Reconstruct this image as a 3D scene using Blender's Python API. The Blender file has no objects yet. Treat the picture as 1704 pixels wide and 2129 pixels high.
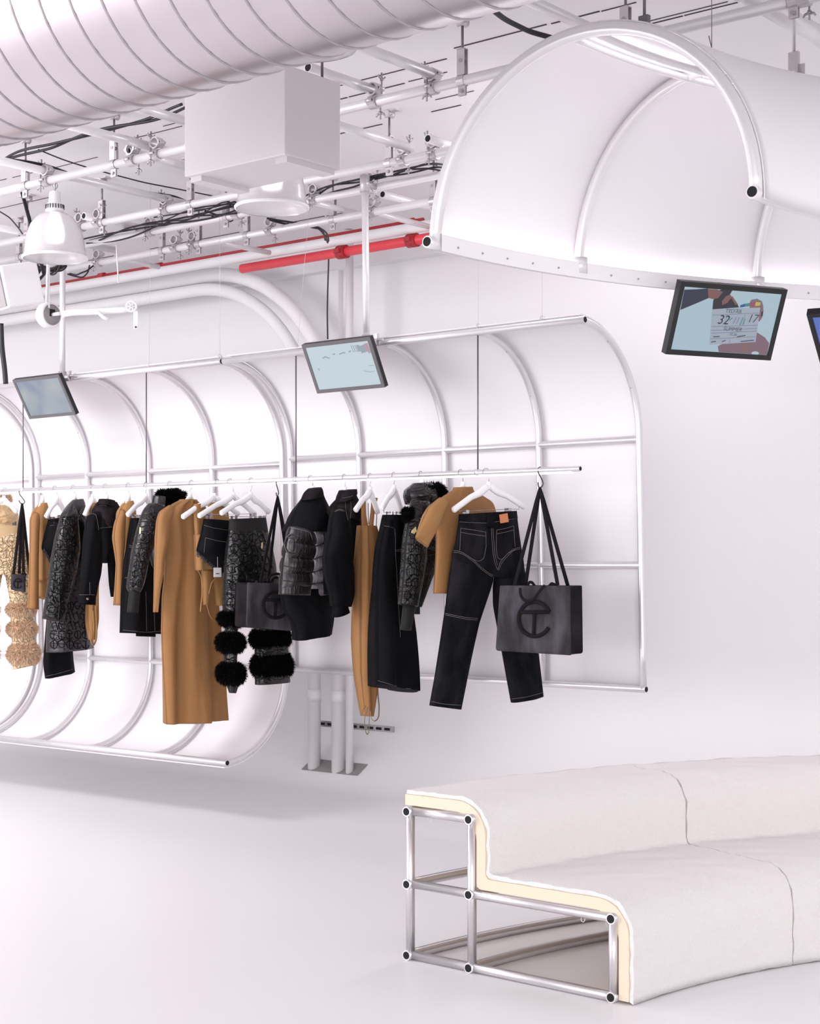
import bpy, bmesh, math, random
import numpy as np
from mathutils import Vector, Matrix
from mathutils.bvhtree import BVHTree

random.seed(7); rng = np.random.default_rng(7)
SC = bpy.context.scene
COL = SC.collection
PI = math.pi

# ------------------------------------------------------------------ camera
F = 3355.0; CX = 852.0; HY = 1175.0; H = 1.7          # focal length in px, principal column, horizon row, eye height
cam_d = bpy.data.cameras.new('camera'); cam = bpy.data.objects.new('camera', cam_d); COL.objects.link(cam)
cam_d.sensor_fit = 'HORIZONTAL'; cam_d.sensor_width = 36.0; cam_d.lens = 36.0 * F / 1704.0
cam_d.shift_y = (HY - 1064.5) / 1704.0
cam_d.clip_end = 200
cam.location = (0, 0, H); cam.rotation_euler = (PI / 2, 0, 0)
SC.camera = cam
# ------------------------------------------------------------------ light
wd = bpy.data.worlds.new('world'); SC.world = wd; wd.use_nodes = True
bg = wd.node_tree.nodes['Background']
bg.inputs[0].default_value = (1.0, 0.988, 0.998, 1); bg.inputs[1].default_value = 1.0
def area(name, loc, target, size, power, col=(1, .984, .996)):
    d = bpy.data.lights.new(name, 'AREA'); d.shape = 'RECTANGLE'; d.size = size[0]; d.size_y = size[1]
    d.energy = power; d.color = col
    o = bpy.data.objects.new(name, d); COL.objects.link(o); o.location = loc
    o.rotation_euler = (Vector(target) - Vector(loc)).to_track_quat('-Z', 'Y').to_euler()
    return o
area('fill_front', (0.5, -9.0, 3.0), (-0.5, 12.0, 1.0), (12, 4.4), 820)  # added fill from behind the camera, no real fixture
area('fill_left', (-11.0, 4.5, 1.9), (-0.5, 12.3, 0.0), (6, 3.2), 410)  # added low fill from the left, reaches under the frames
area('fill_back_left', (-4.7, 9.2, 4.1), (-2.0, 12.0, 0), (2.4, 1.6), 130)  # unseen fill added over the back-left floor, outside the view
area('fill_behind_canopy', (1.35, 9.3, 4.2), (-1.6, 11.2, 0), (1.6, .7), 34)  # fill added for the far floor, kept out of sight behind the canopy
SC.view_settings.view_transform = 'Standard'; SC.view_settings.look = 'None'
SC.view_settings.exposure = 0.04; SC.view_settings.gamma = 1.0
try: SC.view_settings.use_curve_mapping = False
except Exception: pass

# ------------------------------------------------------------------ geometry of the place
A0 = math.radians(50.5)
U = Vector((-math.sin(A0), math.cos(A0), 0))           # along the wall, going away to the left
V = Vector((math.cos(A0), math.sin(A0), 0))            # towards the wall
Zv = Vector((0, 0, 1))
def at(px, py, Y): return Vector(((px - CX) / F * Y, Y, H - (py - HY) / F * Y))
def atz(px, py, z): return at(px, py, (H - z) * F / (py - HY))
def onp(px, py, org, d):
    """point of the sight line through a pixel on the vertical plane through org along d"""
    nx, ny = -d[1], d[0]
    rx = (px - CX) / F
    Y = (org[0] * nx + org[1] * ny) / (rx * nx + ny)
    return at(px, py, Y)
def s_at(org, d, px):
    r = (px - CX) / F
    return (r * org[1] - org[0]) / (d[0] - r * d[1])
def along(org, d, px): return Vector(org) + Vector(d) * s_at(org, d, px)

# ------------------------------------------------------------------ materials
def S(r, g, b):
    f = lambda c: (c / 255 / 12.92) if c / 255 <= .04045 else ((c / 255 + .055) / 1.055) ** 2.4
    return (f(r), f(g), f(b))
MAT = {}
def mat(name, col, rough=.5, metal=0.0, var=.04, vscale=30, bump=0.0, bscale=200, bdist=.002, sheen=0, trans=0, emit=None, estr=0, coat=0, uv=False, spec=.5, sss=0):
    m = bpy.data.materials.new(name); m.use_nodes = True
    nt = m.node_tree; N = nt.nodes; Lk = nt.links
    p = N['Principled BSDF']
    p.inputs['Roughness'].default_value = rough; p.inputs['Metallic'].default_value = metal
    p.inputs['Specular IOR Level'].default_value = spec
    tc = N.new('ShaderNodeTexCoord'); out = tc.outputs['UV' if uv else 'Object']
    nz = N.new('ShaderNodeTexNoise'); nz.inputs['Scale'].default_value = vscale; nz.inputs['Detail'].default_value = 4
    Lk.new(out, nz.inputs['Vector'])
    mx = N.new('ShaderNodeMix'); mx.data_type = 'RGBA'
    mx.inputs['A'].default_value = tuple(max(0, c * (1 - var)) for c in col) + (1,)
    mx.inputs['B'].default_value = tuple(min(1, c * (1 + var)) for c in col) + (1,)
    Lk.new(nz.outputs['Fac'], mx.inputs['Factor']); Lk.new(mx.outputs['Result'], p.inputs['Base Color'])
    if bump:
        n2 = N.new('ShaderNodeTexNoise'); n2.inputs['Scale'].default_value = bscale; n2.inputs['Detail'].default_value = 3
        Lk.new(out, n2.inputs['Vector'])
        b = N.new('ShaderNodeBump'); b.inputs['Strength'].default_value = bump; b.inputs['Distance'].default_value = bdist
        Lk.new(n2.outputs['Fac'], b.inputs['Height']); Lk.new(b.outputs['Normal'], p.inputs['Normal'])
    if sheen: p.inputs['Sheen Weight'].default_value = sheen
    if trans: p.inputs['Transmission Weight'].default_value = trans
    if coat: p.inputs['Coat Weight'].default_value = coat
    if sss:
        p.inputs['Subsurface Weight'].default_value = sss
    if emit: 
        p.inputs['Emission Color'].default_value = tuple(emit) + (1,); p.inputs['Emission Strength'].default_value = estr
    MAT[name] = m
    return m
def quilt(name, col, rough, scale=16, dist=.012, var=.15, sheenless=True):
    """nylon stitched in looping lines: domain-warped cell edges as relief"""
    m = mat(name, col, rough, var=var, vscale=18, uv=True)
    nt = m.node_tree; N = nt.nodes; Lk = nt.links; p = N['Principled BSDF']
    tc = N.new('ShaderNodeTexCoord')
    nz = N.new('ShaderNodeTexNoise'); nz.inputs['Scale'].default_value = scale * .7; nz.inputs['Detail'].default_value = 1
    Lk.new(tc.outputs['UV'], nz.inputs['Vector'])
    sub = N.new('ShaderNodeVectorMath'); sub.operation = 'MULTIPLY_ADD'
    sub.inputs[1].default_value = (.09, .09, 0); Lk.new(nz.outputs['Color'], sub.inputs[0]); Lk.new(tc.outputs['UV'], sub.inputs[2])
    vo = N.new('ShaderNodeTexVoronoi'); vo.feature = 'DISTANCE_TO_EDGE'; vo.inputs['Scale'].default_value = scale
    Lk.new(sub.outputs[0], vo.inputs['Vector'])
    mr = N.new('ShaderNodeMapRange'); mr.inputs['From Max'].default_value = .10; mr.interpolation_type = 'SMOOTHSTEP'
    Lk.new(vo.outputs['Distance'], mr.inputs['Value'])
    wv = N.new('ShaderNodeTexNoise'); wv.inputs['Scale'].default_value = scale * 3.2
    Lk.new(tc.outputs['UV'], wv.inputs['Vector'])
    ad = N.new('ShaderNodeMath'); ad.operation = 'MULTIPLY_ADD'; ad.inputs[1].default_value = .22
    Lk.new(wv.outputs['Fac'], ad.inputs[0]); Lk.new(mr.outputs['Result'], ad.inputs[2])
    base = p.inputs['Base Color'].links[0].from_socket
    th = N.new('ShaderNodeMapRange'); th.inputs['From Max'].default_value = .05; th.inputs['To Min'].default_value = .35; Lk.new(vo.outputs['Distance'], th.inputs['Value'])
    mm = N.new('ShaderNodeMix'); mm.data_type = 'RGBA'; mm.blend_type = 'MULTIPLY'; mm.inputs['Factor'].default_value = 1
    Lk.new(base, mm.inputs['A']); Lk.new(th.outputs['Result'], mm.inputs['B']); Lk.new(mm.outputs['Result'], p.inputs['Base Color'])
    b = N.new('ShaderNodeBump'); b.inputs['Strength'].default_value = 1; b.inputs['Distance'].default_value = dist
    Lk.new(ad.outputs[0], b.inputs['Height']); Lk.new(b.outputs['Normal'], p.inputs['Normal'])
    return m
def wrinkle(name, col, rough, sx=60, sy=6, dist=.006, var=.12, metal=0):
    """cloth with fine folds running down its length (uv stretched noise)"""
    m = mat(name, col, rough, metal, var=var, vscale=14, uv=True)
    nt = m.node_tree; N = nt.nodes; Lk = nt.links; p = N['Principled BSDF']
    tc = N.new('ShaderNodeTexCoord'); mp = N.new('ShaderNodeMapping'); mp.inputs['Scale'].default_value = (sx, sy, 1)
    Lk.new(tc.outputs['UV'], mp.inputs['Vector'])
    nz = N.new('ShaderNodeTexNoise'); nz.inputs['Scale'].default_value = 1; nz.inputs['Detail'].default_value = 2
    Lk.new(mp.outputs[0], nz.inputs['Vector'])
    b = N.new('ShaderNodeBump'); b.inputs['Strength'].default_value = 1; b.inputs['Distance'].default_value = dist
    Lk.new(nz.outputs['Fac'], b.inputs['Height']); Lk.new(b.outputs['Normal'], p.inputs['Normal'])
    return m
def denim(name, col, fade, rough=.8):
    m = wrinkle(name, col, rough, 30, 5, .004, var=.2)
    m.node_tree.nodes['Principled BSDF'].inputs['Specular IOR Level'].default_value = .12
    nt = m.node_tree; N = nt.nodes; Lk = nt.links; p = N['Principled BSDF']
    tc = N.new('ShaderNodeTexCoord'); mp = N.new('ShaderNodeMapping'); mp.inputs['Scale'].default_value = (10, 3.5, 1)
    Lk.new(tc.outputs['UV'], mp.inputs['Vector'])
    n2 = N.new('ShaderNodeTexNoise'); n2.inputs['Scale'].default_value = 1; n2.inputs['Detail'].default_value = 5
    Lk.new(mp.outputs[0], n2.inputs['Vector'])
    cr = N.new('ShaderNodeValToRGB'); cr.color_ramp.elements[0].position = .42; cr.color_ramp.elements[1].position = .85
    cr.color_ramp.elements[0].color = tuple(col) + (1,); cr.color_ramp.elements[1].color = tuple(fade) + (1,)
    Lk.new(n2.outputs['Fac'], cr.inputs[0]); Lk.new(cr.outputs[0], p.inputs['Base Color'])
    return m

M_wall = mat('wall_paint', S(242, 240, 242), .6, var=.008, vscale=1.2, bump=.05, bscale=60)
M_floor = mat('floor_paint', S(242, 240, 242), .38, var=.012, vscale=.9, bump=.02, bscale=20, spec=.35)
M_ceil = mat('ceiling_paint', S(241, 237, 240), .7, var=.025, vscale=1.0, bump=.3, bscale=3, bdist=.02)
M_crack = mat('ceiling_crack', S(70, 62, 66), .9)  # dark cracks and joints of the ceiling boards
M_white = mat('white_paint', S(242, 240, 242), .4, var=.02, vscale=8, bump=.05, bscale=90)
M_sheet = mat('white_sheet', S(240, 236, 240), .5, var=.01, vscale=2)
M_tube = mat('satin_aluminium', S(228, 225, 228), .32, .5, var=.05, vscale=14, bump=.05, bscale=120)
M_tubew = mat('white_aluminium', S(232, 229, 231), .3, .35, var=.03, vscale=14)
M_tubes = mat('brushed_aluminium', S(218, 215, 217), .3, .85, var=.05, vscale=14, bump=.05, bscale=120)
M_duct = mat('galvanised_steel', S(200, 193, 198), .27, .85, var=.07, vscale=5, bump=.04, bscale=30)
M_seam = mat('duct_seam', S(176, 170, 174), .4, .6)
M_steel = mat('zinc_steel', S(172, 167, 170), .35, .7, var=.15, vscale=60)
M_steeld = mat('threaded_rod', S(120, 114, 118), .45, .7, var=.2, vscale=120)
M_clampw = mat('painted_clamp', S(202, 196, 200), .38, .55, var=.1, vscale=70)
M_hole = mat('bore_black', S(12, 11, 13), .8)
M_black = mat('cable_black', S(22, 21, 24), .5, bump=.1)
M_red = mat('red_paint', S(236, 72, 84), .4, var=.06, vscale=9)
M_redd = mat('red_coupling', S(176, 44, 52), .45, var=.2, vscale=40)
M_acryl = mat('prismatic_acrylic', S(246, 243, 245), .18, var=.01, trans=.55, spec=.5)
M_lamp = mat('lamp_glow', S(255, 250, 250), .5, emit=(1, .97, .98), estr=2.5)
M_led = mat('led_strip', S(255, 252, 252), .5, emit=(1, .97, .99), estr=1.8)
M_leda = mat('apex_led', S(255, 252, 252), .5, emit=(1, .97, .99), estr=3.0)
M_ledc = mat('canopy_led', S(255, 252, 252), .5, emit=(1, .97, .99), estr=11.0)
M_box = mat('grey_white_enamel', S(219, 213, 217), .45, var=.01, vscale=4)
M_foam = mat('cream_foam', S(234, 217, 194), .85, var=.03, vscale=30, bump=.3, bscale=300)
M_boucle = mat('white_boucle', S(243, 238, 237), .95, var=.03, vscale=90, bump=.8, bscale=260, bdist=.006, sheen=.3)
M_plate = mat('under_plate', S(190, 184, 184), .5, .1)
M_bezel = mat('monitor_plastic', S(13, 12, 14), .45, bump=.05)
M_bezelg = mat('monitor_edge', S(98, 96, 99), .45)
M_tan = wrinkle('tan_jersey', S(150, 106, 62), .8, 26, 3, .004, var=.05)
M_tan2 = wrinkle('ochre_jersey', S(158, 115, 69), .8, 26, 3, .004, var=.05)
M_cord = mat('taupe_cord', S(140, 122, 104), .8)
M_tancord = mat('tan_cord', S(160, 118, 72), .8)
M_denim = denim('black_denim', S(5, 5, 8), S(22, 21, 27))
M_denimj = denim('faded_black_denim', S(6, 6, 9), S(40, 38, 46))
M_denimb = denim('brown_black_denim', S(20, 16, 19), S(52, 45, 49))
M_stitch = mat('grey_thread', S(120, 114, 116), .8)
M_nylon = quilt('black_quilted_nylon', S(21, 19, 22), .28, scale=26, dist=.006)
M_nylonc = quilt('sheen_quilted_nylon', S(58, 53, 60), .36, scale=24, dist=.006)  # body of the black coat: nylon sheen put into a lighter colour
M_puff = wrinkle('grey_down_nylon', S(84, 79, 85), .36, 90, 5, .006, var=.1)
M_puffd = wrinkle('dark_down_nylon', S(34, 29, 33), .33, 70, 8, .010, var=.1)
M_gold = quilt('gold_quilted_nylon', S(226, 197, 158), .42, scale=30, dist=.008)
M_thread = mat('black_thread', S(8, 7, 8), .7, spec=.1)
M_threadg = mat('brown_thread', S(140, 106, 70), .8)
M_goldc = wrinkle('gold_nylon', S(214, 182, 140), .42, 18, 22, .03, var=.1)
M_rib = wrinkle('gold_rib_knit', S(204, 174, 134), .85, 160, 1, .003)
M_ribk = wrinkle('black_rib_knit', S(14, 12, 14), .85, 160, 1, .003)
M_furk = mat('black_fur', S(5, 4, 5), .8, var=.5, vscale=40, spec=.1)
M_furg = mat('tan_fur', S(238, 208, 178), .8, var=.12, vscale=25)
M_furgd = mat('brown_fur_tips', S(178, 140, 108), .7, var=.2, vscale=25)
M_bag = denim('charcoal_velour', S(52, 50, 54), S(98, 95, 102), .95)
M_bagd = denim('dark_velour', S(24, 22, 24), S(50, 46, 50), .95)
M_hang = mat('hanger_plastic', S(246, 243, 245), .35, var=.01)
M_chrome = mat('chrome', S(176, 173, 176), .2, .95, var=.05)
M_hook = mat('hook_steel', S(62, 59, 62), .35, .4)
M_patch = mat('orange_leather', S(206, 128, 84), .6, var=.1, vscale=50)
M_brass = mat('brass', S(196, 176, 130), .3, .8)
M_paper = mat('white_card', S(240, 236, 238), .7)
M_grille = mat('speaker_grille', S(150, 146, 148), .6, var=.4, vscale=160)
M_greyd = mat('dark_grey_plastic', S(70, 68, 70), .5)
def scr(name, col, s=.85):
    m = mat(name, (0.01, 0.01, 0.012), .25, var=0, emit=col, estr=s); return m

# ------------------------------------------------------------------ mesh builder
ROOTLOC = {}
class MB:
    def __init__(s): s.v = []; s.f = []; s.sm = []; s.mi = []; s.uv = {}
    def add(s, vs, fs, smooth=True, mi=0):
        o = len(s.v); s.v.extend([tuple(p) for p in vs])
        for f in fs:
            s.f.append(tuple(i + o for i in f)); s.sm.append(smooth); s.mi.append(mi)
        return o
    def tube(s, pts, r, n=12, caps=True, closed=False, mi=0, flat=None, capmi=None, up=None):
        """round (or flattened: flat=(ra,rb) factors) sweep along pts"""
        P = [Vector(p) for p in pts]; m = len(P)
        if m < 2: return
        rr = list(r) if hasattr(r, '__len__') else [r] * m
        T = []
        for i in range(m):
            if closed: t = P[(i + 1) % m] - P[i - 1]
            else: t = P[min(i + 1, m - 1)] - P[max(i - 1, 0)]
            T.append(t.normalized() if t.length > 1e-9 else Vector((0, 0, 1)))
        ref = Vector(up) if up is not None else (Vector((0, 0, 1)) if abs(T[0].z) < .9 else Vector((1, 0, 0)))
        a = (ref - T[0] * ref.dot(T[0])).normalized()
        vs = []
        for i in range(m):
            a = (a - T[i] * a.dot(T[i])); a = a.normalized() if a.length > 1e-6 else T[i].orthogonal().normalized()
            b = T[i].cross(a)
            fa, fb = flat if flat else (1, 1)
            for k in range(n):
                th = 2 * PI * k / n
                vs.append(P[i] + a * (rr[i] * fa * math.cos(th)) + b * (rr[i] * fb * math.sin(th)))
        fs = []
        for i in range(m if closed else m - 1):
            j = (i + 1) % m
            for k in range(n):
                l = (k + 1) % n
                fs.append((i * n + k, i * n + l, j * n + l, j * n + k))
        o = s.add(vs, fs, True, mi)
        if caps and not closed:
            cm = mi if capmi is None else capmi
            s.f.append(tuple(o + k for k in reversed(range(n)))); s.sm.append(False); s.mi.append(cm)
            s.f.append(tuple(o + (m - 1) * n + k for k in range(n))); s.sm.append(False); s.mi.append(cm)
    def box(s, c, size, X=(1, 0, 0), Y=(0, 1, 0), Zx=(0, 0, 1), mi=0, bev=0):
        c = Vector(c); X = Vector(X) * size[0] / 2; Y = Vector(Y) * size[1] / 2; Z_ = Vector(Zx) * size[2] / 2
        vs = [c + X * a + Y * b + Z_ * d for d in (-1, 1) for b in (-1, 1) for a in (-1, 1)]
        s.add(vs, [(0, 2, 3, 1), (4, 5, 7, 6), (0, 1, 5, 4), (2, 6, 7, 3), (0, 4, 6, 2), (1, 3, 7, 5)], False, mi)
    def lathe(s, prof, c, axis=(0, 0, 1), n=32, mi=0, flute=None, smooth=True):
        c = Vector(c); ax = Vector(axis).normalized()
        a = ax.orthogonal().normalized() if abs(ax.z) < .99 else Vector((1, 0, 0)); b = ax.cross(a)
        vs = []
        for (r, h) in prof:
            for k in range(n):
                th = 2 * PI * k / n; q = r * (1 + (flute * (1 if k % 2 else -1) if flute else 0))
                vs.append(c + a * q * math.cos(th) + b * q * math.sin(th) + ax * h)
        fs = [(i * n + k, i * n + (k + 1) % n, (i + 1) * n + (k + 1) % n, (i + 1) * n + k) for i in range(len(prof) - 1) for k in range(n)]
        s.add(vs, fs, smooth, mi)
    def disc(s, c, ax, r, n=16, mi=0):
        c = Vector(c); ax = Vector(ax).normalized(); a = ax.orthogonal().normalized(); b = ax.cross(a)
        s.add([c + a * r * math.cos(2 * PI * k / n) + b * r * math.sin(2 * PI * k / n) for k in range(n)], [tuple(range(n))], False, mi)
    def prism(s, poly, nrm, depth, mi=0):
        """extrude a planar polygon of world points along nrm by depth"""
        n = len(poly); d = Vector(nrm).normalized() * depth
        vs = [Vector(p) for p in poly] + [Vector(p) + d for p in poly]
        s.add(vs, [tuple(reversed(range(n))), tuple(range(n, 2 * n))] + [(i, (i + 1) % n, n + (i + 1) % n, n + i) for i in range(n)], False, mi)
    def build(s, name, mats, parent=None, loc=None, uv=None):
        if not isinstance(mats, (list, tuple)): mats = [mats]
        vs = np.array(s.v, dtype=float).reshape(-1, 3)
        if parent is not None: base = ROOTLOC[parent.name]
        else:
            if loc is None: 
                mn = vs.min(0); mx_ = vs.max(0); loc = ((mn[0] + mx_[0]) / 2, (mn[1] + mx_[1]) / 2, mn[2])
            base = Vector(loc)
        me = bpy.data.meshes.new(name)
        me.from_pydata((vs - np.array(base)).tolist(), [], s.f)
        for m in mats: me.materials.append(m)
        me.polygons.foreach_set('use_smooth', s.sm); me.polygons.foreach_set('material_index', s.mi)
        if uv is not None:
            lay = me.uv_layers.new(name='UVMap')
            li = np.zeros(len(me.loops), dtype=np.int32); me.loops.foreach_get('vertex_index', li)
            lay.data.foreach_set('uv', np.asarray(uv, dtype=np.float32)[li].ravel())
        me.update()
        o = bpy.data.objects.new(name, me); COL.objects.link(o)
        if parent is not None: o.parent = parent
        else: o.location = base
        ROOTLOC[o.name] = Vector(base)
        return o
def tag(o, label=None, cat=None, group=None, kind=None):
    if label: o['label'] = label
    if cat: o['category'] = cat
    if group: o['group'] = group
    if kind: o['kind'] = kind
    return o
def thing(name, label, cat, loc, group=None):
    o = bpy.data.objects.new(name, None); COL.objects.link(o); o.location = loc; o.empty_display_size = .1
    ROOTLOC[o.name] = Vector(loc)
    return tag(o, label, cat, group)
ORD = ['first', 'second', 'third', 'fourth', 'fifth', 'sixth', 'seventh', 'eighth', 'ninth', 'tenth']

# ================================================================== the setting
# wall plane: the pipes' column stands at px 715, the wall .4 m behind it
COLP = at(715, 1602, 12.56); COLP.z = 0
WP0 = COLP + V * .40
b = MB()
# wall + cove + floor cross-section swept along U
Rf = .8
prof = [(0, 4.6), (0, 4.2)] + [(0, z) for z in np.linspace(4.0, Rf, 6)] + [(-Rf + Rf * math.cos(t), Rf - Rf * math.sin(t)) for t in np.linspace(.0, PI / 2, 17)[1:]]
def sweep_u(prof, org, s0, s1, n=8):
    vs = []; fs = []; k = len(prof)
    for i in range(n + 1):
        q = org + U * (s0 + (s1 - s0) * i / n)
        for (w, z) in prof: vs.append(q + V * w + Zv * z)
    for i in range(n):
        for j in range(k - 1): fs.append((i * k + j, i * k + j + 1, (i + 1) * k + j + 1, (i + 1) * k + j))
    return vs, fs
vs, fs = sweep_u(prof, WP0, -9, 16)
b.add(vs, fs); tag(b.build('wall_back', M_wall, loc=tuple(WP0)), kind='structure')
b = MB(); vs, fs = sweep_u([(-Rf, 0), (-22, 0)], WP0, -9, 16, 1); b.add(vs, fs, False)
tag(b.build('floor', M_floor, loc=(0, 5, 0)), kind='structure')
ZC = 4.30
b = MB(); b.box((-2, 11, ZC + .05), (30, 24, .1))
tag(b.build('ceiling', M_ceil), kind='structure')
# downstand beam along the top of the wall
b = MB(); q = WP0 + U * 3.5 + V * -.05; b.box((q.x, q.y, 4.195), (25, .1, .21), U, V)
tag(b.build('trim_1', M_wall), kind='structure')
# shallow pilaster on the wall
b = MB(); q = along(WP0, U, 702) + V * -.02; b.box((q.x, q.y, 2.45), (.1, .06, 3.28), U, V)
tag(b.build('trim_2', M_wall), kind='structure')
# broken dark joints of the ceiling boards
b = MB()
CEILORG = atz(960, 45, ZC)
def joint(px0, py0, px1, p=.75):
    o = atz(px0, py0, ZC); s0 = 0; s1 = s_at(o, U, px1)
    if s1 < 0: s0, s1 = s1, 0
    s = s0
    while s < s1:
        l = random.uniform(.15, .7); e = min(s + l, s1)
        if random.random() < p:
            a = o + U * s; c = o + U * e; w = random.uniform(.003, .009); j = random.uniform(-.012, .012)
            m_ = (a + c) / 2 + V * j
            b.box((m_.x, m_.y, ZC - .002), ((c - a).length, w, .004), U, V)
        s = e + random.uniform(0, .06)
for jx in [(760, 90, 1000), (945, 100, 1320, ), (710, 178, 930), (706, 205, 930), (1100, 110, 1704), (1310, 52, 1704), (905, 207, 985), (700, 278, 960), (0, 395, 380), (0, 433, 240), (230, 300, 380), (340, 262, 382), (0, 375, 200), (240, 590, 880), (240, 566, 880), (80, 560, 880), (100, 592, 880)]:
    joint(jx[0], jx[1], jx[2], .7)
tag(b.build('trim_3', M_crack), kind='structure')
# square cut-out where the pipes pass through the floor
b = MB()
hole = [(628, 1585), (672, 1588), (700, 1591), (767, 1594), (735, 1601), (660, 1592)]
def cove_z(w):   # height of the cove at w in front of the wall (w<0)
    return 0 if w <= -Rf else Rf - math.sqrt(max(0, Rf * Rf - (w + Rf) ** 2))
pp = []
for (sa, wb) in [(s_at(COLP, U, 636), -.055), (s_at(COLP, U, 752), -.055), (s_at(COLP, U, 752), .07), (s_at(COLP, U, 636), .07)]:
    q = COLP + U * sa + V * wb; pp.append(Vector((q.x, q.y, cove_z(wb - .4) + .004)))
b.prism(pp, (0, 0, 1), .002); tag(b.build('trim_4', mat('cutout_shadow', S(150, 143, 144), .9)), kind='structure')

# ================================================================== curved display frames and the rail line
R1 = .585
T0 = at(1210, 665, 8.8); ZT = T0.z; T0.z = 0            # free end of the top rail
ZB = .99; TR = .0205
def fp(s, w, z, lean=.02): return T0 + U * (s + lean * (z - 2.4)) + V * w + Zv * z
FPo = T0 + V * R1
def fs_at(px): return s_at(FPo, U, px)
def rib_path(s, low):
    P = [(R1 * math.sin(t), ZT - R1 + R1 * math.cos(t)) for t in np.linspace(0, PI / 2, 20)]
    P += [(R1, z) for z in np.linspace(ZT - R1, ZB, 8)[1:]]
    if low: P += [(R1 * math.cos(t), ZB - R1 * math.sin(t)) for t in np.linspace(0, PI / 2, 20)[1:]]
    return [fp(s, w, z) for (w, z) in P]
def frame(label, ribs, low, bars, holes, s_end=None):
    s0, s1 = fs_at(ribs[0]), fs_at(ribs[-1])
    root = thing('display_frame', label, 'display frame', fp((s0 + s1) / 2, R1 * .5, ZB - (R1 if low else 0)), 'curved tube frames along the wall')
    for px in ribs:
        m = MB(); m.tube(rib_path(fs_at(px), low), TR, 14); m.build('rib', M_tube, root)
    def bar(w, z, nm, ext=.0):
        m = MB(); e0 = fp(s0 - ext, w, z); e1 = fp(s1 + ext, w, z); m.tube([e0, e1], TR, 14)
        o = m.build(nm, M_tube, root)
        if ext:
            h = MB(); h.tube([e0 - U * .001, e0 + U * .004], TR * .78, 14); h.build('tube_bore', M_hole, o)
    bar(0, ZT, 'top_rail', .03)
    for z in bars: bar(R1, z, 'cross_bar', .02 if z == ZB and not low else .0)
    if low: bar(0, ZB - R1, 'bottom_rail', .03)
    # white sheet bent over the back of the ribs
    P = [((R1 + .03) * math.sin(t), ZT - R1 + (R1 + .03) * math.cos(t)) for t in np.linspace(0, PI / 2, 24)] + [(R1 + .03, z) for z in np.linspace(ZT - R1, ZB, 6)[1:]]
    if low: P += [((R1 + .03) * math.cos(t), ZB - (R1 + .03) * math.sin(t)) for t in np.linspace(0, PI / 2, 24)[1:]]
    m = MB(); n = len(P)
    for k, off in enumerate((0, .005)):
        pass
    Q = P + [(w * 1.0 + .006 * (w / max(R1, .1)), z + (.006 if z > ZT - R1 else (-.006 if z < ZB and low else 0))) for (w, z) in reversed(P)]
    ring = len(Q); vs = [fp(s, w, z) for s in (s0, s1) for (w, z) in Q]
    fs = [(i, (i + 1) % ring, ring + (i + 1) % ring, ring + i) for i in range(ring)]
    m.add(vs, fs, True); m.add([vs[i] for i in range(ring)], [(i, i + 1, ring - 2 - i, ring - 1 - i) for i in range(n - 1)], False)
    m.add([vs[ring + i] for i in range(ring)], [(i, i + 1, ring - 2 - i, ring - 1 - i) for i in range(n - 1)], False)
    m.build('back_sheet', M_sheet, root)
    # little screws that fix the sheet
    for px in ribs:
        for t in (.5, 1.1):
            m = MB(); q = fp(fs_at(px), (R1 - TR) * math.sin(t), ZT - R1 + (R1 - TR) * math.cos(t)); m.tube([q, q + Vector((0, -.004, 0))], .004, 8); m.build('screw', M_steel, root)
    return root
frame('white curved tube frame at the right end, straight below and bent over at the top', [1328, 1120, 924, 746, 603], False, [ZT - R1 - .03, 1.7, ZB], True)
frame('white C-shaped tube frame left of the straight one, its foot curling onto the floor', [586, 440, 308, 181, 77], True, [ZT - R1 - .06, ZB], True)
frame('white C-shaped tube frame cut off by the left edge of the photo', [65, -70, -220], True, [ZT - R1 - .07, ZB], True)

# clothes rail hung under the frames' top rail
ZR = 2.227; RT = 5.3
def rz(s): return ZR + .0057 * s
def railp(px): 
    s = s_at(T0, U, px); q = T0 + U * s; q.z = rz(s); return q
RS0 = s_at(T0, U, 1206); RS1 = s_at(T0, U, -60)
r0 = T0 + U * RS0 + Zv * rz(RS0); r1 = T0 + U * RS1 + Zv * rz(RS1)
rail = thing('clothes_rail', 'long white metal clothes rail with a light strip, hung in front of the frames', 'clothes rail', (r0 + r1) / 2)
m = MB(); m.tube([r0, r1], .0155, 14); m.build('rail_tube', M_tube, rail)
m = MB(); m.tube([r0 - U * .001, r0 + U * .003], .0115, 14); m.build('tube_bore', M_hole, rail)
m = MB(); q0 = r0 + U * .05 - Zv * .0205; q1 = r1 - Zv * .0205; c = (q0 + q1) / 2
m.box(c, ((q1 - q0).length, .010, .006), (q1 - q0).normalized(), V, Zv); m.build('light_strip', M_led, rail)
for px in (993, 615, 304, 48):
    q = railp(px); m = MB(); m.tube([q + Zv * .012, Vector((q.x, q.y, ZT - .015))], .0045, 8)
    rod = m.build('hanging_rod', M_steeld, rail)
    m = MB(); m.tube([q - U * .012, q + U * .012], .019, 14); m.build('rod_collar', M_tube, rod)

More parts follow.
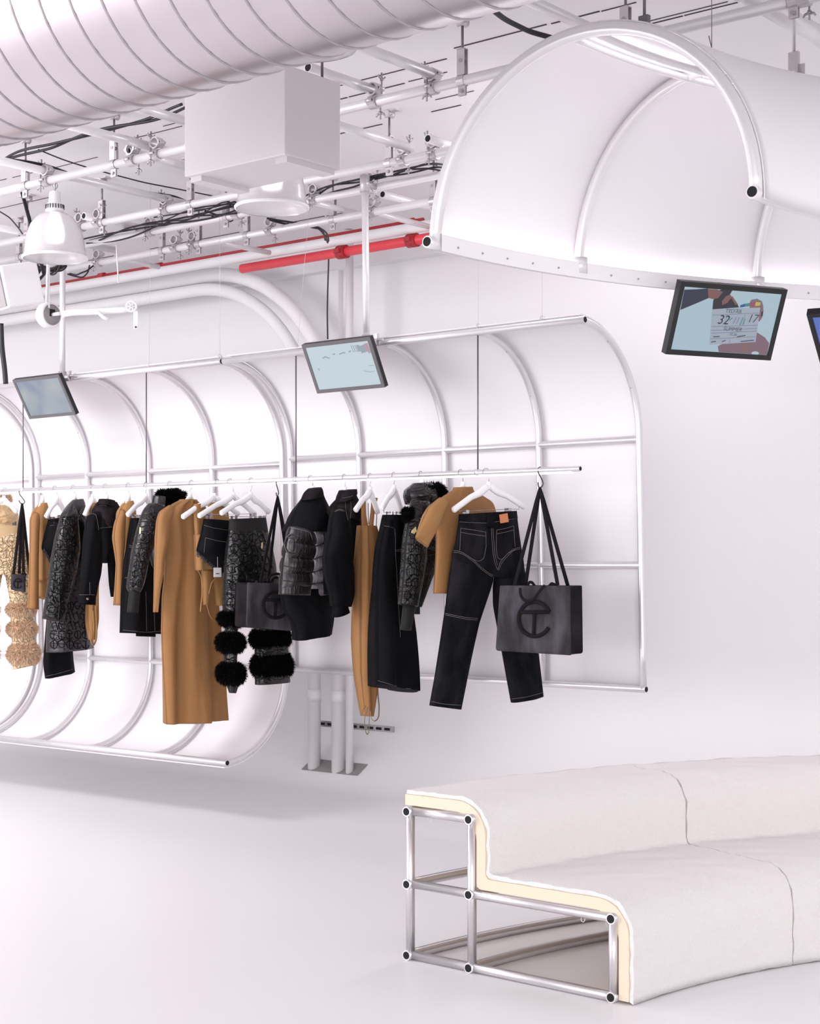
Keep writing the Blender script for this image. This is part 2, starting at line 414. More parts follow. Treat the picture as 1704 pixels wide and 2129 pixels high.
# ================================================================== garments
FOLDS = {}
def resample(poly, n, smooth=1):
    P = np.array(poly, dtype=float); d = np.r_[0, np.cumsum(np.hypot(*np.diff(P, axis=0).T))]
    t = np.linspace(0, d[-1], n); Q = np.stack([np.interp(t, d, P[:, 0]), np.interp(t, d, P[:, 1])], 1)
    for _ in range(smooth):
        Q[1:-1] = (Q[:-2] + 2 * Q[1:-1] + Q[2:]) / 4
    return Q
def folds(A, k, ph=0, p=1.0, w=.7):
    return lambda s, t: A * (t ** p) * np.sin(k * s + ph + w * np.sin(3.1 * t + ph)) + .35 * A * np.sin(2.3 * k * s + 5 * t + ph)
class Plane:
    def __init__(s, org, psi):
        s.o = Vector(org); s.d = Vector((math.cos(psi), math.sin(psi), 0)); s.n = Vector((math.sin(psi), -math.cos(psi), 0))
    def pt(s, px, py, off=0): return onp(px, py, s.o + s.n * off, s.d)
def loft_data(pl, L, R, T, rows=40, cols=14, fold=None, off=0.0, p=2.4, puff=None, cap=True, sm=2):
    La = resample(L, rows, sm); Ra = resample(R, rows, sm)
    n = np.array(pl.n)
    A = np.array([pl.pt(x, y, off) for x, y in La]); B = np.array([pl.pt(x, y, off) for x, y in Ra])
    C = (A + B) / 2; W = (B - A) / 2
    t = np.linspace(0, 1, rows)
    Tt = np.interp(t, np.linspace(0, 1, len(T)), T) if hasattr(T, '__len__') else np.full(rows, T)
    hw = np.linalg.norm(W, axis=1); Tt = np.minimum(Tt, hw * 1.15)
    K = 2 * cols; th = 2 * PI * np.arange(K) / K
    cx = np.sign(np.cos(th)) * np.abs(np.cos(th)) ** (2 / p); cy = np.sign(np.sin(th)) * np.abs(np.sin(th)) ** (2 / p)
    Tg, Sg = np.meshgrid(t, -cx, indexing='ij')
    D = fold(Sg, Tg) if fold else np.zeros_like(Tg)
    D = D * (1 - .6 * np.abs(Sg) ** 4)
    Pf = puff(Sg, Tg) if puff else np.ones_like(Tg)
    X = C[:, None, :] + W[:, None, :] * (-cx)[None, :, None] + n[None, None, :] * ((Tt[:, None] * cy[None, :] * Pf) + D)[:, :, None]
    ln = np.r_[0, np.cumsum(np.linalg.norm(np.diff(C, axis=0), axis=1))]
    uv = np.stack([Sg * hw.mean() + (cy[None, :] < -1e-6) * 3.0, np.broadcast_to(ln[:, None], Tg.shape)], 2)
    vs = X.reshape(-1, 3); uvs = uv.reshape(-1, 2)
    fs = [(i * K + k, (i + 1) * K + k, (i + 1) * K + (k + 1) % K, i * K + (k + 1) % K) for i in range(rows - 1) for k in range(K)]
    return vs, fs, uvs, K, rows
class Garment:
    def __init__(s, name, label, cat, px, psi, base_py, group='garments on the clothes rail', shift=0.0):
        q = railp(px); s.rail = q
        s.pl = Plane(q, math.radians(psi)); s.pl.o = s.pl.o + s.pl.n * shift
        z = at(px, base_py, q.y).z
        s.root = thing(name, label, cat, (q.x, q.y, z), group); s.polys = []
    def part(s, name, L, R, T, m, parent=None, label=None, **k):
        vs, fs, uv, K, rows = loft_data(s.pl, L, R, T, **k)
        b = MB(); b.add(vs, fs, True)
        b.f.append(tuple(range(K))); b.sm.append(False); b.mi.append(0)
        b.f.append(tuple(reversed(range((rows - 1) * K, rows * K)))); b.sm.append(False); b.mi.append(0)
        o = b.build(name, m, parent or s.root, uv=uv)
        if label: o['label'] = label
        s.polys.append((vs, fs)); return o
    def bvh(s):
        vs = []; fs = []
        for v, f in s.polys:
            o = len(vs); vs.extend([tuple(x) for x in v]); fs.extend([tuple(i + o for i in q) for q in f])
        s.tree = BVHTree.FromPolygons(vs, fs); return s.tree
    def hit(s, px, py, lift=.002):
        o = Vector((0, 0, H)); d = (at(px, py, 1) - o).normalized()
        loc, nrm, i, dist = s.tree.ray_cast(o, d)
        if loc is None: return s.pl.pt(px, py, .03)
        return loc - d * lift
    def seam(s, name, lines, m, r=.0013, lift=.0015, parent=None, n=5, step=3.0, flat=None):
        b = MB()
        for ln in lines:
            P = np.array(ln, float); L_ = np.hypot(*np.diff(P, axis=0).T).sum()
            Q = resample(ln, max(3, int(L_ / step)), 1)
            b.tube([s.hit(x, y, lift) for x, y in Q], r, n, flat=flat)
        return b.build(name, m, parent or s.root)
    def motif(s, L, R, cw, ch, m, r=.0022, inset=.10, t0=.04, t1=.97, name='monogram_stitching'):
        s.bvh(); n = 60; La = resample(L, n, 2); Ra = resample(R, n, 2); b = MB(); rd = random.Random(len(L) * 31 + int(L[0][0]))
        y = min(La[0, 1], Ra[0, 1]) + ch * .5; row = 0
        while y < max(La[-1, 1], Ra[-1, 1]):
            i = int(np.argmin(np.abs(La[:, 1] - y))); j = int(np.argmin(np.abs(Ra[:, 1] - y)))
            xa, xb = La[i, 0], Ra[j, 0]; w = xb - xa; xa += w * inset; xb -= w * inset; k = max(1, int(round((xb - xa) / cw)))
            for c in range(k):
                cx = xa + (xb - xa) * (c + .5) / k; hw, hh = (xb - xa) / k * .47, ch * .46
                t = i / (n - 1)
                if t < t0 or t > t1: continue
                q = rd.randrange(5); st = []
                arc = lambda a0, a1, f=1: [(hw * f * math.cos(a0 + (a1 - a0) * v), -hh * f * math.sin(a0 + (a1 - a0) * v)) for v in np.linspace(0, 1, 12)]
                if q == 0: st = [arc(.6, 5.7), [(-hw * .7, -hh * .3), (hw * .8, -hh * .3)], [(0, -hh * .3), (0, hh * .8)]]
                elif q == 1: st = [[(-hw, -hh * .8), (hw, -hh * .8)], [(0, -hh * .8), (0, hh)], arc(3.3, 6.1, .9)]
                elif q == 2: st = [arc(-1.4, 1.4), arc(1.7, 4.5, .8), [(0, -hh), (0, hh)]]
                elif q == 3: st = [arc(.2, 3.0), arc(3.3, 6.1, .7), [(-hw, 0), (hw, 0)]]
                else: st = [[(-hw, -hh), (-hw * .2, hh)], [(hw * .2, -hh), (hw, hh)], arc(0, 3.1, .6)]
                for ln in st: b.tube([s.hit(cx + dx, y + dy, .0008) for dx, dy in ln], r, 5)
            y += ch; row += 1
        return b.build(name, m, s.root)
    def patch(s, name, quad, m, th=.002, lift=.004, parent=None):
        P = [s.hit(x, y, lift) for x, y in quad]
        b = MB(); b.prism(P, s.pl.n, th); return b.build(name, m, parent or s.root)
    def fur(s, name, L, R, T, m, count, ln, parent=None, off=0.0, tip=None, down=.5, wid=.0022, rows=14, label=None):
        vs, fs, uv, K, rows = loft_data(s.pl, L, R, T, rows=rows, cols=10, off=off, p=2.0, sm=1)
        b = MB(); b.add(vs, fs, True)
        b.f.append(tuple(range(K))); b.sm.append(True); b.mi.append(0)
        b.f.append(tuple(reversed(range((rows - 1) * K, rows * K)))); b.sm.append(True); b.mi.append(0)
        V3 = np.array(vs)
        quads = V3[np.array(fs)]
        nr = np.cross(quads[:, 2] - quads[:, 0], quads[:, 3] - quads[:, 1]); ar = np.linalg.norm(nr, axis=1); nr /= ar[:, None] + 1e-12
        ctr = V3.mean(0); sg = np.sign(((quads.mean(1) - ctr) * nr).sum(1)).mean() or 1
        nr *= 1 if sg >= 0 else -1
        idx = rng.choice(len(fs), size=count, p=ar / ar.sum())
        a, c = rng.random(count), rng.random(count)
        q = quads[idx]; p0 = (q[:, 0] * ((1 - a) * (1 - c))[:, None] + q[:, 1] * (a * (1 - c))[:, None] + q[:, 2] * (a * c)[:, None] + q[:, 3] * ((1 - a) * c)[:, None])
        out = nr[idx] + rng.normal(0, .35, (count, 3)); out[:, 2] -= down * rng.random(count)
        # strands near the open ends lean outwards along z
        zz = (p0[:, 2] - V3[:, 2].min()) / (np.ptp(V3[:, 2]) + 1e-9); out[:, 2] += (zz - .5) * 1.1
        out /= np.linalg.norm(out, axis=1)[:, None]
        l = ln * rng.uniform(.5, 1.15, count)
        side = np.cross(out, rng.normal(0, 1, (count, 3))); side /= np.linalg.norm(side, axis=1)[:, None] + 1e-9
        p0 = p0 - out * .004
        tipp = p0 + out * l[:, None]; tipp[:, 2] -= .25 * l * rng.random(count)
        mid = p0 + out * (l * .55)[:, None]
        o = len(b.v); w = wid
        arr = np.stack([p0 + side * w, p0 - side * w, mid - side * w * .8, mid + side * w * .8, tipp], 1).reshape(-1, 3)
        b.v.extend(map(tuple, arr))
        tm = rng.random(count) < .22
        for i in range(count):
            k = o + 5 * i; mi = 1 if (tip is not None and tm[i]) else 0
            b.f.append((k, k + 1, k + 2, k + 3)); b.f.append((k + 3, k + 2, k + 4)); b.sm += [False, False]; b.mi += [mi, mi]
        o = b.build(name, [m, tip or m], parent or s.root)
        if label: o['label'] = label
        return o
    def cord(s, name, pts, r, m, off=0.02, flat=None, parent=None, n=6):
        b = MB(); Q = resample(pts, max(6, 4 * len(pts)), 2); b.tube([s.pl.pt(x, y, off) for x, y in Q], r, n, flat=flat)
        return b.build(name, m, parent or s.root)

def hanger(label, px, psi, neck, left, right, clips=(), bar_py=None, off=0.0):
    inside = 'inside' in label or 'in the ' in label
    """white broad-shouldered plastic hanger with a wire hook over the rail, optional trouser clips"""
    q = railp(px); pl = Plane(q, math.radians(psi))
    g = [pl.pt(*neck, off), pl.pt(*left, off), pl.pt(*right, off)]
    root = thing('clothes_hanger', label, 'hanger', (q.x, q.y, min(p.z for p in g)), 'white hangers on the clothes rail')
    nk = g[0]; b = MB(); k_ = .62 if inside else 1.0
    if inside: g = [nk] + [nk + (e - nk) * .6 - Zv * .035 for e in g[1:]]
    for e in g[1:]:
        d = e - nk
        pts = [nk + Zv * .012, nk + d * .10 + Zv * .008, nk + d * .25 + Zv * -.012 + Zv * .014, nk + d * .5 + Zv * .010, nk + d * .78 + Zv * .004, e + d * -.03, e]
        b.tube(pts, [r_ * k_ for r_ in (.014, .021, .021, .018, .018, .019, .010)], 12, flat=(1, .85))
    b.tube([nk - Zv * .012, nk + Zv * .035], [.017, .012], 12)
    b.build('hanger_body', M_hang, root)
    top = Vector((q.x, q.y, q.z)); hk = [nk + Zv * .03, nk + Zv * .05]
    rr = .022
    ang = pl.d
    hk += [top + ang * .0 + ang * (rr * math.cos(t)) + Zv * (rr * math.sin(t)) for t in np.linspace(-.9, PI + .3, 12)]
    b = MB(); b.tube(hk, .0019, 6); b.build('hook', M_chrome, root)
    if clips:
        b = MB(); cp = [pl.pt(x, y, off) for x, y in clips]
        e0 = g[1] + (nk - g[1]) * .18; e1 = g[2] + (nk - g[2]) * .18
        b.tube([e0, Vector((e0.x, e0.y, cp[0].z + .012)), cp[0] + Zv * .012, cp[-1] + Zv * .012, Vector((e1.x, e1.y, cp[-1].z + .012)), e1], .0018, 6)
        b.build('clip_bar', M_chrome, root)
        for c in cp:
            b = MB()
            for sgn in (1, -1): b.box(c + pl.n * (.022 * sgn) - Zv * .004, (.020, .004, .044), pl.d, pl.n, Zv)
            b.tube([c + pl.n * .022 + Zv * .014, c - pl.n * .022 + Zv * .014], .005, 8); b.build('clip', M_chrome, root)
    return root

zA = lambda pts: [(x / 4.057, 960 + y / 4.057) for x, y in pts]
zB = lambda pts: [(300 + x / 3.802, 960 + y / 3.802) for x, y in pts]
zC = lambda pts: [(640 + x / 3.671, 960 + y / 3.671) for x, y in pts]
zD = lambda pts: [(880 + x / 3.55, 940 + y / 3.55) for x, y in pts]
z3 = lambda pts: [(570 + x / 5.916, 990 + y / 5.916) for x, y in pts]
z4 = lambda pts: [(730 + x / 6.082, 980 + y / 6.082) for x, y in pts]
z2 = lambda pts: [(160 + x / 6.083, 1000 + y / 6.083) for x, y in pts]
z1 = lambda pts: [(x / 8.52, 1000 + y / 8.52) for x, y in pts]

# ---- 1 jeans
g = Garment('jeans', 'black wide-leg jeans seen from the back with an orange leather waist patch', 'jeans', 1010, 25, 1472)
g.part('hips', [(955, 1070), (952, 1100), (948, 1128), (941, 1150), (938, 1196)], [(1072, 1063), (1077, 1109), (1081, 1138), (1087, 1170), (1091, 1203)], [.045, .06, .07, .05], M_denimj, fold=folds(.006, 5, 1), p=2.6)
g.part('leg', [(942, 1146), (934, 1210), (926, 1272), (905, 1408), (894, 1467)], [(1022, 1170), (1024, 1205), (1008, 1253), (994, 1295), (983, 1346), (966, 1430), (957, 1475)], [.035, .074, .07, .066, .06, .058, .055], M_denimj, rows=60, fold=folds(.007, 3.4, .4), p=2.4, off=.004)
g.part('leg', [(1030, 1172), (1027, 1215), (1027, 1258), (1046, 1361), (1064, 1461)], [(1086, 1165), (1092, 1205), (1104, 1280), (1118, 1361), (1128, 1447)], [.03, .074, .07, .066, .06, .058, .055], M_denimj, rows=60, fold=folds(.007, 3.4, 2.0), p=2.4, off=-.012)
g.part('waistband', [(955, 1069), (954, 1087)], [(1072, 1062), (1074, 1078)], .052, M_denimj, rows=6, p=2.8)
g.bvh()
g.part('belt_loop', zD([(470, 475), (468, 556)]), zD([(520, 475), (522, 556)]), .008, M_denimj, rows=6, off=.058)
st = g.seam('stitching', [zD([(265, 515), (370, 520), (470, 525), (560, 510), (682, 490)]),
    zD([(275, 560), (272, 640), (268, 728)]), zD([(275, 562), (370, 575), (460, 590)]), zD([(275, 592), (370, 608), (458, 620)]), zD([(460, 590), (462, 700), (445, 785), (410, 808), (360, 790), (300, 748)]),
    zD([(540, 575), (600, 565), (665, 545)]), zD([(540, 603), (600, 592), (665, 575)]), zD([(540, 578), (536, 700), (545, 780), (575, 796), (620, 750), (680, 715)]), zD([(665, 545), (672, 640), (676, 700)]),
    zD([(222, 728), (262, 730), (300, 748), (370, 795), (430, 855), (480, 892), (515, 912)]), zD([(222, 740), (262, 742), (300, 758), (370, 808), (430, 868), (480, 904), (515, 924)]),
    zD([(712, 702), (660, 715), (610, 760), (565, 812), (548, 870)]), zD([(714, 712), (662, 727), (615, 772), (572, 824), (556, 872)]),
    zD([(500, 560), (505, 650), (515, 760), (530, 830), (548, 870)]), zD([(512, 560), (518, 650), (528, 760), (545, 835)]),
    zD([(162, 1190), (230, 1205), (320, 1222), (402, 1228)]), zD([(160, 1200), (230, 1216), (320, 1234), (400, 1240)]),
    zD([(58, 1840), (150, 1860), (276, 1868)]), zD([(652, 1822), (760, 1808), (878, 1776)])], M_stitch, r=.0011)
g.patch('waist_patch', zD([(558, 462), (618, 450), (628, 515), (566, 526)]), M_patch, th=.003, lift=.006)
hanger('white hanger with trouser clips holding the black jeans', 1010, 25, (1016, 1014), (940, 1062), (1092, 1055), clips=zD([(312, 452), (624, 436)]))

# ---- 2 short sleeve mock-neck top
g = Garment('knit_top', 'tan short-sleeved mock-neck top hanging behind the black jeans', 'top', 957, 49, 1234)
g.part('body', [(944, 1018), (918, 1034), (902, 1052), (906, 1090), (907, 1125), (906, 1160), (902, 1234)], [(975, 1018), (1000, 1030), (1022, 1044), (1029, 1066), (1027, 1100), (1022, 1150), (1012, 1233)], [.03, .055, .06, .055, .05], M_tan, rows=50, fold=folds(.012, 6, .5), p=2.2)
g.part('collar', [(946, 1013), (938, 1031)], [(978, 1012), (986, 1031)], .04, M_tan, rows=8, p=2.2)
g.part('sleeve', [(916, 1034), (893, 1053), (878, 1086), (865, 1116)], [(926, 1050), (912, 1080), (902, 1105), (888, 1138)], [.03, .05, .02], M_tan2, rows=24, off=.05, fold=folds(.005, 3))
g.bvh(); g.seam('stitching', [zC([(985, 1000), (1010, 1003), (1060, 1002)]), [(867, 1113), (886, 1133)]], M_tancord, r=.001)
hanger('white hanger inside the tan mock-neck top', 957, 49, (962, 1014), (900, 1048), (1018, 1046))

# ---- 3 hooded quilted jacket
g = Garment('hooded_jacket', 'black quilted jacket with a fur-trimmed hood and a pompom, left of the tan mock-neck top', 'jacket', 874, 58, 1310)
g.part('body', [(872, 1040), (864, 1080), (862, 1140), (866, 1200), (858, 1262)], [(900, 1048), (908, 1090), (905, 1140), (889, 1190), (868, 1262)], [.06, .1, .1, .07], M_nylon, rows=40, fold=folds(.01, 5, 1))
g.part('sleeve', [(862, 1040), (852, 1085), (846, 1128), (843, 1180), (836, 1256)], [(884, 1044), (884, 1090), (880, 1130), (876, 1180), (862, 1262)], [.05, .065, .06, .05], M_nylon, rows=44, off=.10, fold=folds(.007, 4, 2))
g.part('knit_cuff', [(842, 1258), (839, 1285), (836, 1309)], [(858, 1260), (855, 1285), (850, 1311)], .03, M_ribk, rows=8, off=.10)
g.part('knit_cuff', [(856, 1256), (857, 1277)], [(867, 1252), (867, 1277)], .03, M_ribk, rows=8)
g.part('hood', [(868, 1004), (856, 1018), (853, 1030), (858, 1046)], [(886, 1003), (896, 1020), (900, 1038), (892, 1054)], [.05, .09, .1, .08], M_nylon, rows=20, fold=folds(.014, 8, 2), off=.02)
g.fur('fur_trim', [(880, 1010), (874, 1020), (880, 1034), (892, 1048)], [(900, 1007), (918, 1015), (922, 1030), (914, 1045)], .05, M_furk, 3000, .035, off=.05)
g.fur('pompom', [(846, 1056), (840, 1064), (841, 1078), (848, 1084)], [(852, 1055), (857, 1064), (857, 1078), (853, 1084)], .03, M_furk, 1600, .022, off=.08)
g.cord('drawstring', [(856, 1038), (854, 1046), (852, 1058)], .002, M_black, off=.09)
g.bvh()
g.patch('zip_pull', z4([(810, 700), (818, 760), (790, 790), (757, 775), (765, 745)]), M_brass, th=.004, lift=.004)
g.motif([(862, 1050), (852, 1085), (846, 1128), (843, 1180), (836, 1256)], [(884, 1050), (884, 1090), (880, 1130), (876, 1180), (862, 1262)], 17, 25, M_thread, t0=.2, inset=.05)
hanger('white hanger inside the fur-trimmed hooded jacket', 874, 58, (877, 1008), (866, 1040), (894, 1042))

# ---- 4 long black denim skirt
g = Garment('denim_skirt', 'long black denim skirt hanging between the tan strappy bodysuit and the hooded jacket', 'skirt', 818, 58, 1440)
g.part('panel', [(805, 1073), (798, 1108), (791, 1140), (787, 1200), (786, 1300), (784, 1423)], [(829, 1075), (835, 1108), (841, 1145), (846, 1200), (849, 1280), (853, 1440)], [.06, .09, .11, .12], M_denim, rows=60, fold=folds(.03, 5, .6, .6), p=2.2)
g.part('waistband', [(805, 1070), (803, 1082)], [(829, 1071), (832, 1083)], .062, M_denim, rows=6)
g.bvh(); g.seam('stitching', [z4([(415, 690), (470, 695), (530, 715)]), z4([(555, 995), (600, 990), (668, 985)]), z4([(555, 1012), (600, 1008), (672, 1003)]), z4([(580, 1472), (620, 1470)]), [(785, 1415), (805, 1421), (824, 1427)], [(826, 1430), (853, 1432)], z4([(548, 720), (560, 860), (556, 1000), (570, 1200), (590, 1600), (620, 2100)])], M_stitch, r=.001)
hanger('white hanger with clips above the long black denim skirt', 818, 58, (819, 1020), (793, 1058), (835, 1066), clips=[(809, 1070), (829, 1070)])

# ---- 5 tan strappy bodysuit
g = Garment('bodysuit', 'narrow tan strappy bodysuit with loose cords dangling at its foot', 'bodysuit', 769, 58, 1530)
g.part('body', [(752, 1092), (751, 1150), (749, 1230), (749, 1330), (750, 1400), (755, 1455), (759, 1489)], [(773, 1094), (782, 1115), (786, 1150), (787, 1250), (784, 1340), (776, 1420), (772, 1458), (768, 1489)], [.05, .08, .09, .08, .05, .02], M_tan, rows=70, fold=folds(.03, 6, 1.2, .5), p=2.2)
g.part('shoulder_strap', [(752, 1034), (752, 1065), (752, 1094)], [(758, 1036), (759, 1070), (765, 1096)], .012, M_tan, rows=16)
g.part('shoulder_strap', [(773, 1034), (772, 1060), (768, 1096)], [(784, 1036), (777, 1060), (774, 1097)], .012, M_tan, rows=16, off=-.02)
g.part('hem_flap', [(770, 1230), (768, 1330), (768, 1408)], [(787, 1228), (786, 1330), (784, 1409)], [.03, .04, .02], M_tan, rows=16, off=.045)
g.cord('cord', [(784, 1408), (785, 1440), (788, 1470), (787, 1493), (778, 1502), (771, 1494), (770, 1478)], .004, M_cord, off=.05, flat=(1, .5))
g.cord('cord', [(764, 1470), (758, 1490), (757, 1512), (763, 1530), (767, 1522), (767, 1495), (768, 1475)], .004, M_cord, off=.06, flat=(1, .5))
g.cord('cord', [(760, 1468), (755, 1475), (751, 1487)], .004, M_cord, off=.06, flat=(1, .5))
g.cord('inner_strap', [(765, 1046), (766, 1090)], .003, M_cord, off=-.03)
g.cord('inner_strap', [(783, 1066), (781, 1114)], .003, M_cord, off=-.03)
hanger('white hanger with the thin tan shoulder straps over it', 769, 58, (769, 1024), (738, 1062), (785, 1068))

# ---- 6 black denim jacket
g = Garment('denim_jacket', 'black denim jacket with long hanging sleeves, right of the grey puffer coat', 'jacket', 715, 60, 1284)
g.part('body', [(711, 1036), (700, 1058), (697, 1100), (694, 1170), (690, 1237)], [(731, 1030), (734, 1070), (738, 1115), (742, 1180), (743, 1233)], [.05, .1, .11, .1], M_denim, rows=44, fold=folds(.02, 5, .4))
g.part('yoke', [(711, 1034), (699, 1060), (703, 1075)], [(731, 1030), (735, 1068), (733, 1092)], [.055, .11, .112], M_denimb, rows=20, fold=folds(.012, 9, .4), off=.004)
g.part('sleeve', [(700, 1056), (693, 1075), (690, 1110), (680, 1159), (684, 1195), (694, 1235), (696, 1260)], [(714, 1058), (720, 1100), (724, 1150), (727, 1200), (728, 1240), (720, 1262)], [.05, .07, .07, .05], M_denim, rows=46, off=.12, fold=folds(.012, 3.5, 1))
g.part('cuff', [(697, 1258), (695, 1284)], [(716, 1256), (722, 1272)], .04, M_denim, rows=8, off=.12)
g.part('sleeve', [(732, 1150), (734, 1210), (732, 1262)], [(741, 1150), (743, 1215), (740, 1258)], .04, M_denim, rows=24, off=-.06)
g.part('collar', [(712, 1020), (709, 1032), (705, 1044)], [(734, 1017), (733, 1027), (728, 1034)], [.05, .06, .055], M_denimb, rows=10, off=.03)
g.bvh(); g.seam('stitching', [z3([(740, 440), (800, 415), (865, 435)]), z3([(745, 425), (800, 402), (865, 420)]), z3([(840, 270), (900, 262), (968, 240)]), z3([(870, 300), (880, 420), (905, 540)]), z3([(940, 300), (945, 420), (935, 520)])], M_stitch, r=.001)
hanger('white hanger inside the black denim jacket', 715, 60, (717, 1024), (704, 1052), (732, 1056))

# ---- 7 puffer coat with a denim yoke
g = Garment('puffer_coat', 'grey puffer coat with black denim shoulders and a long black lower half', 'coat', 645, 52, 1332)
nb = lambda n: (lambda s, t: .62 + .38 * np.abs(np.sin(PI * n * t)) ** .4)
g.part('lower_half', [(589, 1226), (596, 1268), (613, 1294), (616, 1310), (617, 1332)], [(686, 1222), (687, 1250), (686, 1285), (684, 1316)], [.09, .1, .09], M_denim, rows=34, fold=folds(.018, 5, 1.4, .6), off=-.01)
g.part('padded_body', [(646, 1104), (650, 1135), (647, 1165), (642, 1200), (637, 1241)], [(686, 1092), (689, 1110), (685, 1140), (684, 1180), (684, 1232)], [.10, .13, .13, .13], M_puff, rows=100, puff=nb(5), fold=folds(.004, 9, 1), off=.01)
g.part('padded_sleeve', [(606, 1094), (597, 1130), (590, 1170), (585, 1222)], [(644, 1106), (650, 1128), (645, 1160), (640, 1222)], [.075, .085, .085, .08], M_puffd, rows=90, puff=nb(4), off=.13, fold=folds(.006, 7, 1))
g.part('cuff', [(586, 1214), (585, 1236)], [(641, 1214), (638, 1238)], .07, M_puffd, rows=8, off=.13)
g.part('denim_yoke', [(640, 1026), (632, 1040), (619, 1062), (602, 1104)], [(664, 1030), (672, 1055), (679, 1075), (688, 1106)], [.06, .1, .145, .165], M_denim, rows=34, fold=folds(.014, 7, .2), off=.05, p=2.2)
g.part('collar', [(646, 1016), (638, 1026), (631, 1040)], [(662, 1013), (664, 1022), (667, 1032)], [.05, .06, .06], M_denimb, rows=10, off=.07)
g.bvh()
g.seam('quilting_seam', [z3([(482, 868), (560, 845), (660, 815)]), z3([(466, 1022), (550, 1000), (665, 965)]), z3([(440, 1188), (540, 1165), (668, 1125)]), z3([(408, 1340), (520, 1318), (672, 1280)]), z3([(605, 705), (615, 780), (640, 840)]),
    z3([(150, 930), (260, 945), (415, 962)]), z3([(118, 1102), (240, 1130), (395, 1140)]), z3([(92, 1280), (230, 1300), (405, 1305)])], M_black, r=.004, lift=.0, n=6)
cc = (604, 1128)
g.seam('sleeve_emblem', [[(cc[0] + 5 + 17 * math.cos(t), cc[1] + 4 + 22 * math.sin(t)) for t in np.linspace(.5, 5.6, 26)], [(598, 1117), (622, 1120)], [(610, 1120), (609, 1145)]], M_puffd, r=.006, lift=.003, n=8)
g.seam('piping', [z3([(200, 630), (290, 650), (440, 690), (475, 790)])], M_stitch, r=.0018)
hanger('white hanger inside the grey puffer coat', 645, 52, (650, 1022), (626, 1056), (676, 1056))

# ---- 8 black quilted trousers with fur rings
g = Garment('fur_trousers', 'black quilted trousers with a knit waistband and black fur rings round both legs', 'trousers', 522, 46, 1441)
g.part('hips', [(478, 1102), (473, 1140), (470, 1180), (469, 1206)], [(553, 1102), (562, 1145), (569, 1180), (572, 1208)], [.06, .09, .1, .09], M_nylon, rows=40, fold=folds(.012, 6, 1), p=2.3)
g.part('leg', [(470, 1190), (469, 1230), (469, 1268), (472, 1310), (470, 1380), (476, 1428), (479, 1441)], [(528, 1195), (518, 1214), (508, 1240), (497, 1270), (490, 1310), (489, 1380), (492, 1428), (488, 1441)], [.08, .07, .05, .045], M_nylon, rows=60, fold=folds(.006, 4, 1))
g.part('leg', [(530, 1195), (531, 1260), (533, 1340), (533, 1424)], [(570, 1195), (585, 1260), (594, 1330), (600, 1418)], [.08, .07, .06], M_nylon, rows=50, off=-.02)
g.part('waistband', [(479, 1079), (478, 1106)], [(550, 1076), (554, 1107)], [.055, .065], M_ribk, rows=12, p=2.4)
for (x0, x1, y0, y1) in [(461, 503, 1273, 1299), (457, 501, 1318, 1354), (458, 502, 1380, 1420)]:
    g.fur('fur_ring', [(x0 + 13, y0), (x0 + 3, y0 * .8 + y1 * .2), (x0, (y0 + y1) / 2), (x0 + 4, y0 * .2 + y1 * .8), (x0 + 15, y1)], [(x1 - 13, y0), (x1 - 3, y0 * .8 + y1 * .2), (x1, (y0 + y1) / 2), (x1 - 4, y0 * .2 + y1 * .8), (x1 - 15, y1)], .085, M_furk, 4600, .034)
for (x0, x1, y0, y1) in [(524, 598, 1312, 1344), (526, 603, 1364, 1406)]:
    g.fur('fur_ring', [(x0 + 9, y0), (x0, (y0 * 2 + y1) / 3), (x0, (y0 + 2 * y1) / 3), (x0 + 11, y1)], [(x1 - 10, y0 - 5), (x1, (y0 * 2 + y1) / 3 - 5), (x1, (y0 + 2 * y1) / 3 - 3), (x1 - 5, y1 - 5)], .085, M_furk, 4600, .032, off=-.02)
g.bvh(); g.patch('zip_pull', [(543, 1128), (546, 1128), (545, 1141), (542, 1140)], M_brass)
g.motif([(478, 1108), (473, 1140), (470, 1180), (470, 1206)], [(553, 1108), (562, 1145), (569, 1180), (572, 1206)], 20, 21, M_thread, r=.0028, inset=.03)
g.motif([(470, 1206), (469, 1230), (469, 1268)], [(520, 1206), (508, 1240), (497, 1268)], 18, 19, M_thread, r=.0028, inset=.04)
hanger('white hanger with clips holding the black fur-ringed trousers', 522, 46, (521, 1034), (458, 1068), (560, 1066), clips=[(486, 1078), (545, 1078)])

# ---- 9 frayed black denim shorts (right)
g = Garment('denim_shorts', 'black frayed denim shorts with a white swing tag, in front of the long tan dress', 'shorts', 480, 46, 1196)
g.part('body', [(425, 1080), (421, 1112), (412, 1147), (440, 1172), (464, 1192)], [(486, 1085), (486, 1110), (486, 1140), (486, 1170), (484, 1197)], [.05, .08, .09, .07], M_denim, rows=36, fold=folds(.006, 4))
g.part('waistband', [(425, 1079), (423, 1094)], [(486, 1084), (487, 1100)], .056, M_denim, rows=6)
g.bvh(); g.seam('stitching', [[(424, 1092), (445, 1098), (478, 1103)], [(427, 1118), (450, 1124), (476, 1128)], [(427, 1118), (424, 1150)]], M_stitch, r=.001)
b = MB()
for i in range(150):
    t = random.random(); x = 411 + t * 54; y = 1147 + t * 46; p = g.pl.pt(x, y, random.uniform(-.05, .07)); q = p + Vector((random.uniform(-.02, .006), random.uniform(-.01, .01), -random.uniform(.008, .026)))
    b.tube([p, (p + q) / 2 + Vector((random.uniform(-.004, .004), 0, 0)), q], .0011, 4)
b.build('frayed_hem', mat('fray_thread', S(58, 58, 66), .9), g.root)
p = g.pl.pt(452, 1190, .10); b = MB(); b.box(p, (.062, .002, .06), g.pl.d, g.pl.n, Zv); b.tube([p + Zv * .03, p + Zv * .10], .0008, 4)
